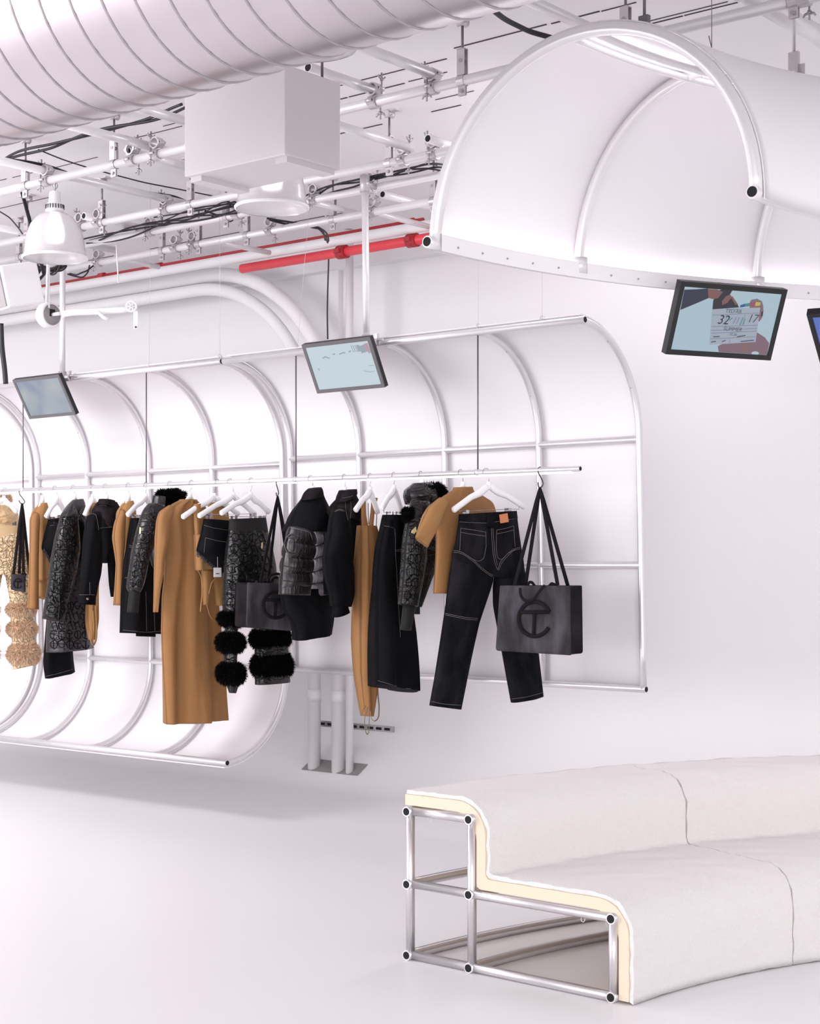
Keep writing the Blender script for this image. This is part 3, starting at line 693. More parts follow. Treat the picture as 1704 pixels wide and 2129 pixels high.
tg = b.build('swing_tag', M_paper, g.root); b = MB(); b.box(p + g.pl.n * .0015 - Zv * .008, (.03, .0006, .006), g.pl.d, g.pl.n, Zv); b.build('print', M_greyd, tg)
hanger('white hanger with clips holding the frayed shorts with the swing tag', 478, 46, (485, 1034), (412, 1074), (530, 1070), clips=[(434, 1074), (526, 1072)])

# ---- 10 tan cut-out top
g = Garment('cutout_top', 'tan cut-out top with long tie cords, overlapping the long tan dress', 'top', 452, 47, 1296)
g.part('halter', [(404, 1048), (405, 1085), (406, 1114)], [(416, 1047), (412, 1085), (421, 1114)], .02, M_tan2, rows=16)
g.part('bodice', [(406, 1112), (407, 1150), (407, 1186)], [(442, 1106), (447, 1150), (448, 1182)], .05, M_tan2, rows=22, fold=folds(.008, 5))
g.part('shoulder', [(432, 1046), (442, 1090)], [(468, 1042), (478, 1092)], .03, M_tan2, rows=14, off=-.04)
g.part('skirt_panel', [(440, 1180), (446, 1215), (452, 1259)], [(474, 1180), (472, 1215), (470, 1260)], .03, M_tan2, rows=18, off=-.02)
g.part('side_panel', [(421, 1184), (422, 1220), (424, 1258)], [(440, 1184), (436, 1220), (431, 1258)], .03, M_tan2, rows=14, off=-.01)
g.cord('tie_cord', [(410, 1184), (419, 1200), (420, 1235), (416, 1271)], .003, M_tancord, off=.06)
g.cord('tie_cord', [(421, 1184), (421, 1225), (417, 1272)], .003, M_tancord, off=.065)
g.cord('tie_cord', [(430, 1258), (436, 1280), (444, 1290), (455, 1294)], .003, M_tancord, off=.06)
g.cord('tie_cord', [(434, 1235), (440, 1210), (452, 1200), (462, 1202)], .004, M_tancord, off=.07)
hanger('white hanger of the tan cut-out top, second left of the fur-ringed trousers', 452, 47, (445, 1036), (378, 1076), (497, 1070))

# ---- 11 long tan dress
g = Garment('long_dress', 'long tan long-sleeved dress, the longest garment on the rail', 'dress', 398, 47, 1505)
g.part('body', [(377, 1040), (352, 1052), (341, 1072), (345, 1110), (348, 1150), (346, 1200), (341, 1240), (338, 1310), (339, 1370), (342, 1430), (346, 1506)], [(402, 1041), (420, 1050), (434, 1070), (437, 1110), (440, 1170), (448, 1235), (454, 1290), (459, 1350), (463, 1420), (466, 1496)], [.05, .08, .09, .1, .11], M_tan, rows=90, cols=26, fold=folds(.042, 5.5, 2.4, .7, .5), p=2.2)
g.part('neckband', [(376, 1038), (370, 1046)], [(406, 1039), (411, 1046)], .045, M_tan, rows=6)
g.part('sleeve', [(352, 1050), (333, 1063), (328, 1082), (326, 1130), (323, 1200), (320, 1273)], [(358, 1064), (353, 1085), (349, 1115), (345, 1132), (338, 1165), (337, 1196), (331, 1230), (327, 1273)], [.04, .05, .045, .035], M_tan, rows=60, off=.11, fold=folds(.005, 3, 1))
hanger('white hanger in the neck of the long tan dress', 398, 47, (395, 1034), (350, 1060), (428, 1056))

# ---- 12 puffer with fur collar
g = Garment('fur_collar_jacket', 'black quilted puffer jacket with a big black fur collar, left of the long tan dress', 'jacket', 353, 52, 1274)
g.part('body', [(314, 1046), (312, 1090), (316, 1140), (321, 1178)], [(352, 1050), (350, 1100), (346, 1150), (342, 1190)], [.08, .12, .12, .1], M_puffd, rows=34, puff=nb(4), fold=folds(.012, 9, 1))
g.part('sleeve', [(314, 1046), (303, 1058), (296, 1075), (288, 1108), (281, 1138), (274, 1185), (268, 1222), (272, 1230)], [(336, 1052), (334, 1085), (318, 1130), (306, 1160), (300, 1190), (295, 1215), (288, 1232)], [.06, .07, .06, .05], M_nylon, rows=50, off=.13, fold=folds(.008, 4, 2))
g.part('knit_cuff', [(272, 1228), (267, 1273)], [(288, 1230), (284, 1274)], .035, M_ribk, rows=10, off=.13)
g.part('stand_collar', [(322, 1030), (318, 1056)], [(340, 1034), (338, 1064)], .06, M_puffd, rows=10, off=.06)
g.fur('fur_collar', [(340, 1023), (331, 1032), (333, 1046), (340, 1058)], [(358, 1020), (372, 1028), (376, 1040), (368, 1056)], .07, M_furk, 4600, .042, off=.03)
g.fur('fur_collar', [(372, 1026), (370, 1034)], [(380, 1024), (380, 1034)], .03, M_furk, 500, .04, off=-.04, rows=5)
g.bvh(); g.patch('zip_pull', [(290, 1096), (293, 1097), (292, 1110), (289, 1109)], M_brass)
g.motif([(290, 1108), (281, 1138), (274, 1185), (268, 1222)], [(318, 1120), (306, 1160), (300, 1190), (292, 1222)], 13, 19, M_thread, inset=.05)
hanger('white hanger inside the fur-collared puffer jacket', 353, 52, (352, 1034), (318, 1054), (374, 1054))

# ---- 13 black denim skirt (mid)
g = Garment('denim_skirt', 'black knee-length denim skirt with pale seams, behind the fur-collared puffer jacket', 'skirt', 304, 52, 1324)
g.part('panel', [(277, 1078), (270, 1130), (263, 1180), (258, 1230), (254, 1316)], [(298, 1078), (318, 1130), (331, 1185), (336, 1240), (338, 1318)], [.05, .09, .11, .11], M_denim, rows=50, fold=folds(.022, 6, 1, .7))
g.part('waistband', [(277, 1077), (275, 1091)], [(298, 1077), (302, 1092)], .055, M_denim, rows=6)
g.part('back_hem', [(282, 1300), (284, 1323)], [(322, 1300), (322, 1324)], .03, M_denim, rows=6, off=-.06)
g.bvh(); g.seam('stitching', [z2([(660, 815), (720, 825)]), z2([(660, 835), (715, 845)]), z2([(605, 1225), (665, 1225)]), z2([(580, 1885), (720, 1900), (870, 1915), (1060, 1900)]), z2([(870, 1400), (875, 1600), (880, 1900)]), z2([(975, 1600), (985, 1900)])], M_stitch, r=.0011)
hanger('white hanger with clips above the knee-length denim skirt', 304, 52, (303, 1036), (264, 1072), (324, 1066), clips=[(281, 1076), (296, 1076)])

# ---- 14 tan long-sleeved top (mid)
g = Garment('knit_top', 'tan long-sleeved top squeezed between the cropped denim jacket and the knee-length skirt', 'top', 266, 56, 1259)
g.part('body', [(260, 1046), (249, 1064), (250, 1110), (250, 1160), (249, 1216)], [(274, 1046), (276, 1090), (271, 1140), (266, 1180), (258, 1216)], [.05, .09, .09, .07], M_tan2, rows=34, fold=folds(.014, 5))
g.part('sleeve', [(252, 1058), (242, 1085), (238, 1115), (244, 1170), (240, 1258)], [(258, 1070), (255, 1110), (253, 1170), (254, 1220), (257, 1259)], [.04, .055, .045], M_tan, rows=34, off=.08)
g.part('collar', [(263, 1042), (259, 1052)], [(274, 1041), (275, 1052)], .04, M_tan2, rows=6)
hanger('white hanger in the tan top beside the knee-length denim skirt', 266, 56, (267, 1036), (256, 1056), (276, 1060))

# ---- 15 cropped denim jacket
g = Garment('denim_jacket', 'cropped black denim jacket with a white cuff button, right of the long quilted coat', 'jacket', 219, 50, 1258)
g.part('body', [(207, 1044), (196, 1060), (202, 1095), (207, 1130), (210, 1171)], [(238, 1044), (247, 1066), (244, 1100), (241, 1140), (230, 1171)], [.06, .1, .11, .1], M_denim, rows=40, fold=folds(.014, 6))
g.part('yoke', [(207, 1043), (197, 1060), (205, 1098)], [(238, 1044), (248, 1066), (244, 1096)], [.062, .105, .112], M_denimb, rows=24, off=.005, fold=folds(.01, 9, 1))
g.part('sleeve', [(198, 1062), (184, 1073), (180, 1100), (175, 1150), (172, 1195), (167, 1238)], [(208, 1066), (206, 1110), (210, 1160), (207, 1195), (200, 1222), (197, 1240)], [.045, .065, .06, .05], M_denim, rows=44, off=.11, fold=folds(.008, 4))
g.part('cuff', [(167, 1235), (165, 1256)], [(197, 1236), (196, 1258)], .045, M_denim, rows=8, off=.115)
g.part('sleeve', [(226, 1160), (229, 1215), (232, 1241)], [(241, 1160), (242, 1215), (241, 1241)], .04, M_denim, rows=20, off=-.05)
g.part('collar', [(210, 1037), (206, 1048)], [(230, 1040), (232, 1056)], [.05, .055], M_denimb, rows=8, off=.04)
g.part('collar', [(229, 1039), (231, 1050)], [(237, 1041), (240, 1046)], .03, M_denimb, rows=6)
g.bvh(); p = g.hit(182, 1245, .002); b = MB(); b.lathe([(0, .003), (.008, .003), (.009, 0)], p, g.pl.n, 14); b.build('cuff_button', M_chrome, g.root, ); 
g.seam('stitching', [z2([(30, 1440), (120, 1440), (225, 1440)]), z2([(150, 430), (190, 405), (240, 430)]), z2([(285, 310), (330, 300), (380, 320)]), z2([(290, 595), (400, 585), (505, 575)]), z2([(240, 430), (262, 520), (275, 620)]), z2([(160, 1280), (165, 1440)])], M_stitch, r=.0011)
hanger('white hanger inside the cropped denim jacket', 219, 50, (222, 1038), (190, 1066), (244, 1064))

# ---- 16 tan strappy dress behind
g = Garment('strappy_dress', 'tan dress with looped ties showing below the cropped denim jacket', 'dress', 193, 56, 1346)
g.part('body', [(187, 1046), (188, 1100), (186, 1180), (184, 1240), (183, 1290), (187, 1330)], [(198, 1046), (204, 1100), (203, 1180), (200, 1230), (199, 1290), (194, 1330)], [.04, .07, .07, .05], M_tan2, rows=50, fold=folds(.014, 5))
g.cord('tie_cord', [(199, 1260), (201, 1300), (200, 1330), (194, 1345), (189, 1338), (186, 1310)], .007, M_tancord, off=.05, flat=(1, .5))
g.cord('tie_cord', [(193, 1270), (195, 1310), (192, 1336)], .006, M_tancord, off=.055, flat=(1, .5))
hanger('white hanger between the long quilted coat and the cropped denim jacket', 193, 56, (192, 1038), (176, 1072), (205, 1066))

# ---- 17 long quilted coat
g = Garment('quilted_coat', 'long black coat quilted all over in looping lines', 'coat', 152, 50, 1362)
g.part('body', [(148, 1046), (146, 1075), (136, 1150), (116, 1240), (104, 1300), (101, 1357)], [(172, 1048), (176, 1070), (177, 1115), (180, 1190), (183, 1260), (188, 1346)], [.06, .11, .12, .13, .12], M_nylonc, rows=60, fold=folds(.016, 6, 1, .8))
g.part('sleeve', [(146, 1050), (130, 1068), (118, 1118), (110, 1158), (102, 1223), (97, 1255), (92, 1286)], [(156, 1060), (160, 1100), (163, 1140), (156, 1190), (145, 1240), (131, 1293)], [.055, .075, .07, .06], M_nylon, rows=54, off=.13, fold=folds(.008, 4, 2))
g.part('front_facing', [(156, 1078), (166, 1120), (168, 1180), (160, 1240)], [(172, 1090), (175, 1130), (176, 1200), (172, 1250)], .04, M_denim, rows=24, off=.105)
g.part('collar', [(154, 1039), (145, 1050), (136, 1062)], [(170, 1037), (172, 1048), (168, 1060)], [.05, .07, .07], M_puffd, rows=12, off=.06)
g.part('collar', [(160, 1046), (156, 1066), (152, 1078)], [(174, 1050), (175, 1070), (174, 1100)], [.04, .05, .04], M_nylonc, rows=12, off=.09)
g.bvh(); g.seam('seam_line', [zA([(575, 420), (500, 620), (490, 900), (500, 1200), (490, 1330)]), zA([(625, 960), (575, 1150), (535, 1350)])], M_stitch, r=.001)
g.motif([(130, 1072), (118, 1118), (110, 1158), (102, 1223), (97, 1255), (92, 1286)], [(160, 1090), (163, 1140), (156, 1190), (145, 1240), (131, 1290)], 16, 23, M_thread, r=.003, inset=.04)
g.motif([(130, 1250), (104, 1296), (101, 1357)], [(183, 1250), (185, 1300), (188, 1346)], 16, 20, M_thread, r=.003, inset=.01)
hanger('white hanger inside the long quilted coat', 152, 50, (155, 1036), (130, 1062), (175, 1062))

# ---- 18 black trousers behind the coat
g = Garment('denim_trousers', 'black denim trousers whose hem shows under the long quilted coat', 'trousers', 135, 52, 1412)
g.part('leg', [(118, 1088), (110, 1200), (99, 1310), (92, 1379), (96, 1411)], [(140, 1086), (146, 1200), (147, 1310), (149, 1365), (153, 1396)], [.05, .07, .07, .06], M_denim, rows=46, fold=folds(.01, 4))
g.part('waistband', [(118, 1086), (117, 1100)], [(140, 1085), (141, 1100)], .055, M_denim, rows=6)
g.bvh(); g.seam('stitching', [zA([(385, 1810), (480, 1790), (615, 1750)])], M_stitch, r=.0011)

# ---- 19 frayed shorts (left)
g = Garment('denim_shorts', 'black frayed denim shorts left of the long quilted coat', 'shorts', 114, 52, 1184)
g.part('body', [(104, 1081), (98, 1112), (92, 1140), (102, 1156), (109, 1182)], [(128, 1077), (130, 1110), (126, 1145), (120, 1168), (113, 1184)], [.05, .08, .08, .03], M_denim, rows=30)
g.part('waistband', [(104, 1080), (103, 1094)], [(128, 1076), (129, 1092)], .055, M_denim, rows=6)
g.bvh(); g.seam('stitching', [[(104, 1093), (118, 1091), (128, 1090)], [(112, 1085), (119, 1108)]], M_stitch, r=.001)
b = MB()
for i in range(110):
    t = random.random(); x, y = (92 + t * 2 * 9, 1140 + t * 2 * 15) if t < .5 else (101 + (t - .5) * 2 * 9, 1155 + (t - .5) * 2 * 28)
    p = g.pl.pt(x, y, random.uniform(-.04, .06)); q = p + Vector((random.uniform(-.02, .004), 0, -random.uniform(.006, .024))); b.tube([p, q], .0012, 4)
b.build('frayed_hem', MAT['fray_thread'], g.root)
hanger('white hanger with clips holding the frayed shorts beside the quilted coat', 114, 52, (119, 1038), (95, 1076), (136, 1070), clips=[(108, 1080), (126, 1076)])

# ---- 20 tan long-sleeved top (left)
g = Garment('knit_top', 'tan long-sleeved top right of the tiny charcoal bag', 'top', 85, 54, 1267)
g.part('body', [(82, 1050), (70, 1067), (74, 1110), (76, 1160), (77, 1207)], [(95, 1049), (98, 1075), (99, 1110), (101, 1160), (101, 1201)], [.05, .09, .09, .08], M_tan2, rows=34, fold=folds(.014, 5))
g.part('sleeve', [(72, 1064), (65, 1074), (64, 1150), (61, 1266)], [(80, 1072), (78, 1110), (77, 1170), (77, 1267)], [.045, .055, .045], M_tan, rows=34, off=.09)
g.part('sleeve', [(80, 1195), (78, 1240)], [(98, 1195), (96, 1247)], .035, M_tan2, rows=12, off=-.02)
g.part('collar', [(83, 1046), (80, 1056)], [(95, 1045), (97, 1056)], .042, M_tan2, rows=6)
hanger('white hanger in the tan top right of the tiny bag', 85, 54, (88, 1040), (72, 1064), (99, 1072))

# ---- 21 gold quilted trousers and jacket at the left edge
g = Garment('fur_trousers', 'gold quilted trousers with tan fur rings, at the left edge of the photo', 'trousers', 8, 20, 1393)
g.part('hips', [(-40, 1116), (-46, 1150), (-48, 1194)], [(50, 1108), (57, 1150), (61, 1196)], [.07, .1, .1], M_gold, rows=34, fold=folds(.01, 5))
g.part('leg', [(8, 1180), (14, 1215), (20, 1245), (22, 1290), (25, 1340), (26, 1392)], [(60, 1185), (66, 1230), (70, 1290), (74, 1340), (79, 1380)], [.085, .075, .065], M_gold, rows=46, fold=folds(.006, 4))
g.part('leg', [(-50, 1180), (-54, 1240), (-58, 1390)], [(8, 1180), (0, 1220), (-6, 1390)], [.085, .075, .065], M_gold, rows=30)
g.part('waistband', [(-38, 1092), (-41, 1120)], [(37, 1093), (46, 1120)], [.065, .075], M_rib, rows=14)
for (x0, x1, y0, y1) in [(17, 72, 1257, 1276), (18, 74, 1296, 1319), (19, 80, 1342, 1376)]:
    g.fur('fur_ring', [(x0 + 10, y0), (x0, (y0 * 2 + y1) / 3), (x0, (y0 + 2 * y1) / 3), (x0 + 9, y1)], [(x1 - 10, y0 - 3), (x1, (y0 * 2 + y1) / 3), (x1, (y0 + 2 * y1) / 3), (x1 - 10, y1)], .11, M_furg, 6500, .038, tip=M_furgd)
for (x0, x1, y0, y1) in [(-60, -3, 1257, 1276), (-61, -3, 1296, 1319), (-62, -3, 1342, 1376)]:
    g.fur('fur_ring', [(x0 + 4, y0), (x0, (y0 + y1) / 2), (x0 + 4, y1)], [(x1 - 4, y0), (x1, (y0 + y1) / 2), (x1 - 4, y1)], .10, M_furg, 1600, .034, tip=M_furgd)
g.motif([(-6, 1124), (-4, 1160), (4, 1194)], [(54, 1122), (58, 1160), (61, 1196)], 18, 20, M_threadg, inset=.04)
g.motif([(10, 1196), (20, 1245)], [(62, 1196), (68, 1250)], 18, 20, M_threadg)
g = Garment('gold_jacket', 'crumpled gold nylon jacket with a fur collar, behind the gold fur-ringed trousers', 'jacket', -4, 30, 1094, shift=-.06)
g.part('body', [(-30, 1050), (-36, 1070), (-34, 1096)], [(20, 1050), (37, 1068), (36, 1096)], [.07, .1, .08], M_goldc, rows=24, fold=folds(.02, 7, 1))
g.fur('fur_collar', [(-20, 1030), (-22, 1040)], [(20, 1029), (23, 1043)], .05, M_furg, 1800, .025, off=-.09, rows=6)
hanger('white hanger at the left edge above the gold trousers', 10, 22, (8, 1040), (-36, 1060), (36, 1066), clips=[(-25, 1092), (30, 1090)])

# ------------------------------------------------------------------ bags on S hooks
def s_hook(label, px, pts, psi=35):
    q = railp(px); pl = Plane(q, math.radians(psi)); Q = resample(pts, 40, 2)
    P = [pl.pt(x, y) for x, y in Q]
    b = MB(); b.tube(P, .0035, 8); o = b.build('s_hook', M_hook); tag(o, label, 'hook', 's-hooks on the clothes rail'); return P
def bag(label, px, psi, TL, TR, BL, BR, depth, top, straps, mdl_logo, handles=(), r=.02):
    q = railp(px); pl = Plane(q, math.radians(psi)); off = depth / 2
    f = [pl.pt(*c, off) for c in (TL, TR, BR, BL)]
    zb = min(p.z for p in f)
    root = thing('tote_bag', label, 'bag', (q.x, q.y, zb), 'charcoal bags on the clothes rail')
    # outline with rounded lower corners
    def corner(p, a, c, rr, n=6):
        da = (a - p).normalized(); dc = (c - p).normalized(); s = p + da * rr; e = p + dc * rr
        return [(s * (1 - t) ** 2 + p * 2 * t * (1 - t) + e * t * t) for t in np.linspace(0, 1, n)]
    out = corner(f[0], f[3], f[1], r * .4) + [f[0] * (1 - t) + f[1] * t for t in np.linspace(.1, .9, 9)] + corner(f[1], f[0], f[2], r * .4) + \
          [f[1] * (1 - t) + f[2] * t for t in np.linspace(.12, .88, 8)] + corner(f[2], f[1], f[3], r) + [f[2] * (1 - t) + f[3] * t for t in np.linspace(.12, .88, 8)] + corner(f[3], f[2], f[0], r) + [f[3] * (1 - t) + f[0] * t for t in np.linspace(.12, .88, 8)]
    n = len(out); ctr = sum(out, Vector()) / n
    b = MB(); W = pl.d; back = -pl.n; hw = (f[1] - f[0]).length / 2
    rings = [(.15, -.010), (.4, -.009), (.65, -.008), (.85, -.006), (.97, -.003)]
    vs = [ctr + pl.n * .010]; allr = []
    for sc_, d in rings: allr.append([ctr + (p - ctr) * sc_ - back * (-d) for p in out])
    allr.append([p + back * .006 for p in out])
    dep = np.linspace(0, 1, 9)
    for t in dep[1:-1]:
        ring = []
        for p in out:
            rel = (p - ctr); x = rel.dot(W) / hw; zz = rel.z
            pinch = .16 * math.sin(PI * t) * max(0, abs(x) - .8) / .2 * hw * (1 if zz > -.05 else .5)
            ring.append(p + back * (depth * t) - W * (pinch * (1 if x > 0 else -1)) - Zv * (.012 * math.sin(PI * t) if zz > 0 else 0))
        allr.append(ring)
    allr.append([p + back * depth for p in out]); allr.append([ctr + (p - ctr) * .5 + back * (depth + .005) for p in out])
    vs += [p for rg in allr for p in rg]; vs.append(ctr + back * (depth + .006))
    fs = [(0, 1 + k, 1 + (k + 1) % n) for k in range(n)]
    for i in range(len(allr) - 1):
        for k in range(n): fs.append((1 + i * n + k, 1 + (i + 1) * n + k, 1 + (i + 1) * n + (k + 1) % n, 1 + i * n + (k + 1) % n))
    li = 1 + (len(allr) - 1) * n
    fs += [(len(vs) - 1, li + (k + 1) % n, li + k) for k in range(n)]
    b.add(vs, fs, True)
    nf = 0
    uv = [((p - ctr).dot(W) + .3 * (p - ctr).dot(pl.n), (p - ctr).z) for p in vs]
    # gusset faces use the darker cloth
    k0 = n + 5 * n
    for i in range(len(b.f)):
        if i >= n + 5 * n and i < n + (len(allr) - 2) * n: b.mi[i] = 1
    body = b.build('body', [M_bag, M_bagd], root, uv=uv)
    tree = BVHTree.FromPolygons([tuple(v) for v in vs], fs)
    def hit(x, y, lift=.003):
        o = Vector((0, 0, H)); d = (at(x, y, 1) - o).normalized(); loc = tree.ray_cast(o, d)[0]
        return (loc - d * lift) if loc else pl.pt(x, y, off)
    # raised emblem: a ring open on the right with a T inside
    cx, cy, rx, ry, tr = mdl_logo
    b = MB()
    ring = [(cx + rx * math.cos(t), cy - ry * math.sin(t)) for t in np.linspace(.42, 2 * PI - .52, 40)]
    b.tube([hit(*p) for p in ring], tr, 10)
    b.tube([hit(cx - rx * .86, cy - ry * .40), hit(cx, cy - ry * .40), hit(cx + rx * .92, cy - ry * .41)], tr * .95, 10)
    b.tube([hit(cx, cy - ry * .36), hit(cx - rx * .03, cy + ry * .3), hit(cx - rx * .06, cy + ry * .9)], tr * .95, 10)
    b.build('emblem', M_bagd, root)
    # stitched edge
    b = MB(); b.tube([hit(*p, .002) for p in [(TR[0] - .5, TR[1] + 3), ((TR[0] + BR[0]) / 2 - .5, (TR[1] + BR[1]) / 2), (BR[0] - .5, BR[1] - 6)]], .003, 6); b.build('edge_piping', M_bagd, root)
    tp = pl.pt(*top)
    for (x, y, dd) in straps:
        e = pl.pt(x, y, off - depth * dd)
        b = MB(); P = [tp + (e - tp) * t + Vector((0, 0, 0)) for t in np.linspace(0, 1, 8)]
        b.tube(P, [.008] + [.011] * 7, 8, flat=(.28, 1), up=tuple(pl.n)); b.build('shoulder_strap', M_bagd, root)
    for h, dd in handles:
        b = MB(); b.tube([pl.pt(x, y, off - depth * dd + .024) for x, y in resample(h, 24, 2)], .008, 8, flat=(.5, 1), up=tuple(pl.n)); b.build('hand_strap', M_bagd, root)
    return root
s_hook('steel s-hook at the free right end of the rail', 1122, [(1127, 985), (1126, 973), (1121, 970), (1118, 976), (1119, 984), (1126, 996), (1129, 1006), (1125, 1014), (1119, 1013), (1118, 1003)])
bag('large charcoal tote bag with a raised ring emblem at the right end of the rail', 1122, -24, (1038, 1217), (1187, 1218), (1029, 1353), (1189, 1363), .19, (1122, 1014),
    [(1069, 1218, .05), (1092, 1217, .95), (1159, 1217, .05), (1180, 1218, .95)], (1111, 1287, 33, 36, .0115),
    handles=[([(1081, 1222), (1081, 1236), (1088, 1248), (1099, 1252), (1112, 1243), (1120, 1230), (1132, 1217)], 0), ([(1096, 1218), (1100, 1210), (1106, 1211), (1112, 1220)], .8), ([(1140, 1220), (1146, 1213), (1156, 1216)], .3)])
s_hook('steel s-hook holding the half-hidden charcoal bag in the middle of the rail', 577, [(579, 1005), (577, 996), (574, 999), (574, 1006), (577, 1016), (579, 1024), (577, 1032), (574, 1030), (574, 1024)])
bag('charcoal tote bag half hidden by the grey puffer coat', 577, 40, (515, 1211), (622, 1214), (512, 1304), (624, 1313), .13, (577, 1032),
    [(541, 1212, .05), (557, 1212, .95), (604, 1212, .05), (612, 1212, .9)], (573, 1258, 26, 27, .0105), handles=[([(556, 1211), (562, 1196), (576, 1192), (590, 1198), (596, 1212)], .3), ([(562, 1211), (570, 1200), (584, 1203), (592, 1212)], .9)])
s_hook('steel s-hook near the left edge holding the tiny bag', 43, [(48, 1020), (46, 1016), (42, 1017), (39, 1022), (42, 1030), (48, 1037), (52, 1043), (49, 1048), (42, 1046), (39, 1040)])
bag('tiny charcoal bag on long straps near the left edge', 44, 12, (23, 1193), (53, 1195), (22, 1226), (52, 1232), .085, (46, 1047),
    [(28, 1194, .05), (40, 1193, .5), (49, 1195, .5), (62, 1196, .95)], (37, 1213, 8.5, 10, .004), handles=[([(44, 1196), (49, 1190), (55, 1196)], .4)], r=.012)

# ================================================================== ceiling grid
ZP = 4.0; PR = .025; ZX = ZP + .065
def pipe_u(px, py, z, x0, x1): 
    o = atz(px, py, z); return o, o + U * s_at(o, U, x0), o + U * s_at(o, U, x1)
GR = 'long pipes of the ceiling grid'
LP = {}
for key, px, py, x0, x1, lab in [(1, 709, 229, -80, 1800, 'long white ceiling pipe nearest the camera, passing behind the white box'),
                                 (2, 632, 376, -80, 1100, 'long white ceiling pipe second from the camera, level with the bottom of the white box'),
                                 (3, 750, 396, -80, 1100, 'long white ceiling pipe third from the camera, carrying the monitor poles'),
                                 (4, 755, 445, -80, 1100, 'long white ceiling pipe farthest back in the grid, just before the red pipe')]:
    o, a, c = pipe_u(px, py, ZP, x0, x1); LP[key] = o
    b = MB(); b.tube([a, c], PR, 14); tag(b.build('grid_pipe', M_tubew), lab, 'pipe', GR)
def cross(px, py, x1, lab, z=ZX, r=PR, s_min=None, bore=True):
    o = atz(px, py, z); e = o + V * s_at(o, V, x1)
    root = thing('cross_pipe', lab, 'pipe', o, 'short cross pipes of the ceiling grid')
    b = MB(); b.tube([o, e], r, 14); b.build('tube', M_tubew, root)
    if bore:
        b = MB(); b.tube([o - V * .0015, o + V * .004], r * .74, 14); b.build('tube_bore', M_hole, root)
cross(720, 86, 912, 'cross pipe behind the topmost pendant shade, ending at the nearest long pipe')
cross(640, 140, 792, 'cross pipe above the white box, ending at the nearest long pipe')
cross(700, 260, 856, 'cross pipe right of the white box, reaching the second long pipe')
cross(225, 206, 388, 'cross pipe under the duct running into the left side of the white box')
cross(120, 254, 345, 'cross pipe under the duct ending at the clamp left of the white box')
cross(-30, 327, 420, 'cross pipe with the thick black cable lying along it')
cross(267, 315, 390, 'short cross pipe with an open black end, left of the white box', z=ZP + .055)
cross(174, 449, 330, 'short cross pipe with an open black end, right of the domed pendant', z=ZP + .05)
cross(889, 288, 1000, 'short cross pipe with an open black end, beside the canopy', z=ZP + .055)
cross(-40, 466, 240, 'cross pipe behind the domed pendant at the left edge', z=ZX)
cross(640, 418, 740, 'cross pipe below the lamp, right of the second pendant', z=ZP + .05, r=.02)
cross(795, 404, 915, 'cross pipe between the monitor pole and the canopy', z=ZP + .05)
cross(770, 440, 890, 'cross pipe passing over the red pipe beside the canopy', z=ZP + .06, r=.02)
cross(440, 500, 560, 'cross pipe far back, under the second pendant', z=ZP + .05, r=.02)
cross(250, 540, 330, 'cross pipe far back, right of the domed pendant', z=ZP + .05, r=.02)
cross(1090, -4, 1300, 'white cross pipe passing over the top of the canopy', z=ZX)
cross(1540, -18, 1790, 'thick white cross pipe in the top right corner', z=ZX + .06, r=.045)

# swivel clamps: two jaws back to back with bolts and wing nuts
def clamp_meshes():
    out = []
    def save(name, mb, m):
        o = mb.build(name, m, loc=(0, 0, 0)); me = o.data; bpy.data.objects.remove(o); out.append((name, me))
    for (nm, ax, z0, sg) in (('lower_jaw', 'x', 0, 1), ('upper_jaw', 'y', .062, -1)):
        b = MB(); A = Vector((1, 0, 0)) if ax == 'x' else Vector((0, 1, 0)); B = Vector((0, 1, 0)) if ax == 'x' else Vector((1, 0, 0))
        ring = []
        for hw in (-.024, .024):
            for rr in (.0262, .034):
                for k in range(22):
                    t = 2 * PI * k / 22; bulge = 1 + (.25 if abs(math.cos(t)) > .92 else 0) * (rr > .03)
                    ring.append(A * hw + B * (rr * bulge * math.cos(t)) + Zv * (z0 + rr * math.sin(t)))
        n = 22; fs = []
        for k in range(n):
            l = (k + 1) % n
            fs += [(k, l, n + l, n + k), (2 * n + k, 3 * n + k, 3 * n + l, 2 * n + l), (n + k, n + l, 3 * n + l, 3 * n + k), (k, 2 * n + k, 2 * n + l, l)]
        b.add(ring, fs, False)
        for sd in (1, -1):
            b.tube([A * .02 + B * (.042 * sd) + Zv * z0, A * -.02 + B * (.042 * sd) + Zv * z0], .010, 10)
            b.tube([A * .0205 + B * (.042 * sd) + Zv * z0, A * .0215 + B * (.042 * sd) + Zv * z0], .0045, 8, mi=1)
            b.tube([A * -.0205 + B * (.042 * sd) + Zv * z0, A * -.0215 + B * (.042 * sd) + Zv * z0], .0045, 8, mi=1)
        save(nm, b, [M_clampw, M_hole])
        b = MB(); s0 = B * .047 + Zv * z0
        b.tube([s0 + Zv * (.03 * sg), s0 - Zv * (.075 * sg)], .0048, 8)
        for sd in (1, -1): b.tube([s0 - Zv * (.045 * sg), s0 - Zv * (.05 * sg) + A * (.02 * sd), s0 - Zv * (.06 * sg) + A * (.027 * sd)], [.007, .005, .004], 8)
        b.tube([s0 - Zv * (.036 * sg), s0 - Zv * (.05 * sg)], .009, 8)
        save('wing_bolt', b, M_steel)
    return out
CLM = clamp_meshes()
RU = Matrix(((U.x, V.x, 0), (U.y, V.y, 0), (0, 0, 1))).to_4x4()
PN = {1: 'nearest long ceiling pipe', 2: 'second nearest long ceiling pipe', 3: 'third nearest long ceiling pipe', 4: 'farthest long ceiling pipe'}
CP = {1: [97, 275, 326, 778, 899, 1672], 2: [168, 205, 345, 838, 902], 3: [312, 492, 654, 772], 4: [204, 365, 402, 562, 775]}
